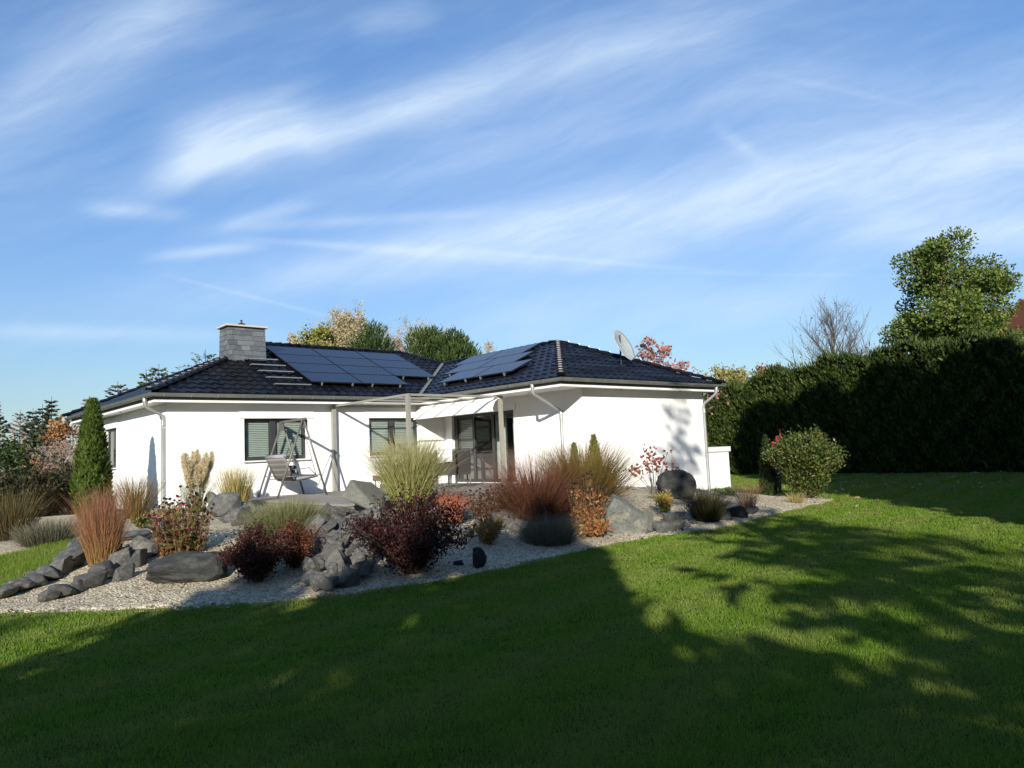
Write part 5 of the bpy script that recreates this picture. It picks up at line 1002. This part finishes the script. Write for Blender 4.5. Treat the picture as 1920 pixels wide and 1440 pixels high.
# unseen band of leaves added on the sun side to cut low sky fill light
n = 16000; q = rng.uniform(-75, 75, n); a = -62 + rng.normal(0, 3, n) + .004 * q ** 2; tv = -6.1 + .8 * np.sin(q * .35) * np.sin(q * .13 + 1); z = -.65 + (tv - TE * a + .65) * rng.random(n)
P = np.stack([SD[0] * a + SQ[0] * q, SD[1] * a + SQ[1] * q, z], 1); V, Fq, A = leaf_cards(P, rdir(n), rng.uniform(1.2, 2.4, n), rng.uniform(.9, 1.6, n))
tag(link('low_sky_blocker', npmesh('low_sky_blocker', V, Fq, {'rnd': A}), L_SHD), kind='stuff')

# ------------------------------------------------------------------ sky
world = bpy.data.worlds.new('World'); scene.world = world; world.use_nodes = True; g = G(world.node_tree)
sky = g.n('ShaderNodeTexSky'); sky.sky_type = 'NISHITA'; sky.sun_disc = False; sky.sun_elevation = SUN_EL; sky.sun_rotation = SUN_AZ + math.pi; sky.altitude = 200; sky.air_density = 1.0; sky.dust_density = .6; sky.ozone_density = 1.6
d = g.coord('Generated'); F0 = np.array([math.sin(YAW), math.cos(YAW), 0.])
def dot(v):
    nd = g.n('ShaderNodeVectorMath', operation='DOT_PRODUCT'); g.set(nd.inputs[0], d); nd.inputs[1].default_value = tuple(float(c) for c in v); return nd.outputs['Value']
fw = g.m('MAXIMUM', dot(F0), .05); cp = g.m('DIVIDE', dot(_R0), fw); cq = g.m('DIVIDE', dot((0, 0, 1)), fw)
def sky_pq(u, v): r = ray(u, v); return float(r @ _R0 / (r @ F0)), float(r[2] / (r @ F0))
def vec(a, b, c=0.):
    nd = g.n('ShaderNodeCombineXYZ')
    for i, x in enumerate((a, b, c)): g.set(nd.inputs[i], x)
    return nd.outputs[0]
def rot(th): c, s = math.cos(th), math.sin(th); return g.m('ADD', g.m('MULTIPLY', cp, c), g.m('MULTIPLY', cq, s)), g.m('ADD', g.m('MULTIPLY', cp, -s), g.m('MULTIPLY', cq, c))
ra, rb = rot(R(17)); warp = g.m('MULTIPLY', g.m('SUBTRACT', g.noise(vec(cp, cq), 3.2, 3.), .5), .09)
n1 = g.noise(vec(g.m('MULTIPLY', g.m('ADD', ra, warp), 1.5), g.m('MULTIPLY', g.m('ADD', rb, warp), 6.)), 1.6, 9., .60, dist=.15)
n2 = g.noise(vec(g.m('MULTIPLY', ra, 2.2), g.m('MULTIPLY', g.m('ADD', rb, warp), 13.), 3.), 2.2, 10., .66, dist=.25)
def stroke(u0, v0, u1, v1, w, k=1., w2=None, pw=2.):
    """soft band between two points of the sky with a gaussian profile, widening to w2"""
    p0, q0 = sky_pq(u0, v0); p1, q1 = sky_pq(u1, v1); L = math.hypot(p1 - p0, q1 - q0); th = math.atan2(q1 - q0, p1 - p0); c, s = math.cos(th), math.sin(th); mx, my = (p0 + p1) / 2, (q0 + q1) / 2
    X = g.m('ADD', g.m('MULTIPLY', g.m('SUBTRACT', cp, mx), c), g.m('MULTIPLY', g.m('SUBTRACT', cq, my), s)); Y = g.m('ADD', g.m('MULTIPLY', g.m('SUBTRACT', cp, mx), -s), g.m('MULTIPLY', g.m('SUBTRACT', cq, my), c))
    wd = w / FPX; Y = g.m('ADD', Y, g.m('MULTIPLY', warp, min(.25, wd * 2.2)))
    if w2: t = g.m('ADD', g.m('DIVIDE', X, L), .5, clamp=True); wd = g.m('ADD', g.m('MULTIPLY', t, (w2 - w) / FPX), wd)
    e = g.m('ADD', g.m('POWER', g.m('ABSOLUTE', g.m('DIVIDE', Y, wd)), pw), g.m('POWER', g.m('ABSOLUTE', g.m('DIVIDE', X, L * .62)), 4.))
    return g.m('MULTIPLY', g.m('POWER', 2.718, g.m('MULTIPLY', e, -1.)), k)
def total(lst):
    s = lst[0]
    for x in lst[1:]: s = g.m('ADD', s, x)
    return s
wide = total([stroke(345, 265, 570, 205, 58, .74), stroke(300, 330, 470, 290, 40, .34), stroke(420, 300, 1300, 40, 42, .62, 62), stroke(620, 505, 2100, 250, 42, .80, 150), stroke(-60, 260, 330, -20, 85, .50), stroke(700, 330, 1500, 130, 55, .30, 80),
              stroke(180, 392, 330, 402, 16, .42), stroke(300, 480, 470, 462, 12, .48), stroke(430, 420, 560, 385, 14, .30), stroke(1640, 440, 2000, 430, 42, .60), stroke(680, 55, 800, 25, 30, .25), stroke(940, 590, 1500, 560, 60, .30), stroke(1080, 500, 1240, 470, 18, .35), stroke(-50, 620, 420, 628, 16, .30), stroke(470, 425, 900, 400, 12, .26)])
thin = total([stroke(520, 452, 1000, 488, 6, .22, 14), stroke(930, 474, 1330, 508, 5, .16), stroke(360, 528, 612, 592, 4, .18), stroke(1240, 512, 1600, 516, 3, .08), stroke(1350, 245, 1420, 295, 14, .16), stroke(1450, 140, 1720, 200, 8, .07)])
tex = g.m('ADD', g.m('MULTIPLY', g.ramp(n1, [(.28, (0, 0, 0)), (.72, (1, 1, 1))]), .75), g.m('MULTIPLY', g.ramp(n2, [(.3, (0, 0, 0)), (.75, (1, 1, 1))]), .40))
veil = g.m('MULTIPLY', g.m('MULTIPLY', tex, tex), .17)
thin = g.m('MULTIPLY', thin, g.m('ADD', g.m('MULTIPLY', tex, 1.2), .3)); mask = g.m('ADD', g.m('ADD', g.m('MULTIPLY', wide, g.m('ADD', g.m('MULTIPLY', tex, .85), .28)), thin), veil)
mask = g.m('MINIMUM', mask, .86); front = g.m('GREATER_THAN', dot(F0), .06); mask = g.m('MULTIPLY', mask, front)
SKY_TINT = (.82, .96, 1.20); CLOUD = (5.2, 6.2, 7.4); SKY_K = .104
grad = g.ramp(cq, [(.08, (.72, .71, .64)), (.27, (.88, .90, .88)), (.60, (1.0, 1.12, 1.12))]); base = g.mix(1., g.mix(1., sky.outputs[0], SKY_TINT, 'MULTIPLY'), grad, 'MULTIPLY')
col = g.mix(mask, base, CLOUD)
bg = g.n('ShaderNodeBackground'); g.set(bg.inputs[0], col); bg.inputs[1].default_value = SKY_K
o = g.n('ShaderNodeOutputWorld'); g.t.links.new(bg.outputs[0], o.inputs['Surface'])
# ------------------------------------------------------------------ sun, camera, view
sl = bpy.data.lights.new('sun', 'SUN'); sl.energy = 5.0; sl.angle = R(.53); sl.color = (1., .93, .82); so = bpy.data.objects.new('sun', sl); COL.link(so)
Ld = Vector((math.sin(SUN_AZ) * math.cos(SUN_EL), math.cos(SUN_AZ) * math.cos(SUN_EL), -math.sin(SUN_EL))); so.rotation_euler = Ld.to_track_quat('-Z', 'Y').to_euler(); so.location = (-20, -30, 20)
cd = bpy.data.cameras.new('camera'); co = bpy.data.objects.new('camera', cd); COL.link(co); cd.sensor_width = 36.; cd.lens = FPX * 36 / 1920; cd.clip_end = 6000; cd.clip_start = .05
mw = Matrix((( _R[0], _U[0], -_F[0], CAM[0]), (_R[1], _U[1], -_F[1], CAM[1]), (_R[2], _U[2], -_F[2], CAM[2]), (0, 0, 0, 1))); co.matrix_world = mw; scene.camera = co
vs = scene.view_settings; vs.view_transform = 'Standard'; vs.look = 'None'; vs.gamma = 1.; vs.use_curve_mapping = False; vs.exposure = .5
scene.cycles.use_denoising = True; scene.cycles.max_bounces = 6; scene.cycles.transparent_max_bounces = 8; scene.cycles.caustics_reflective = False; scene.cycles.caustics_refractive = False
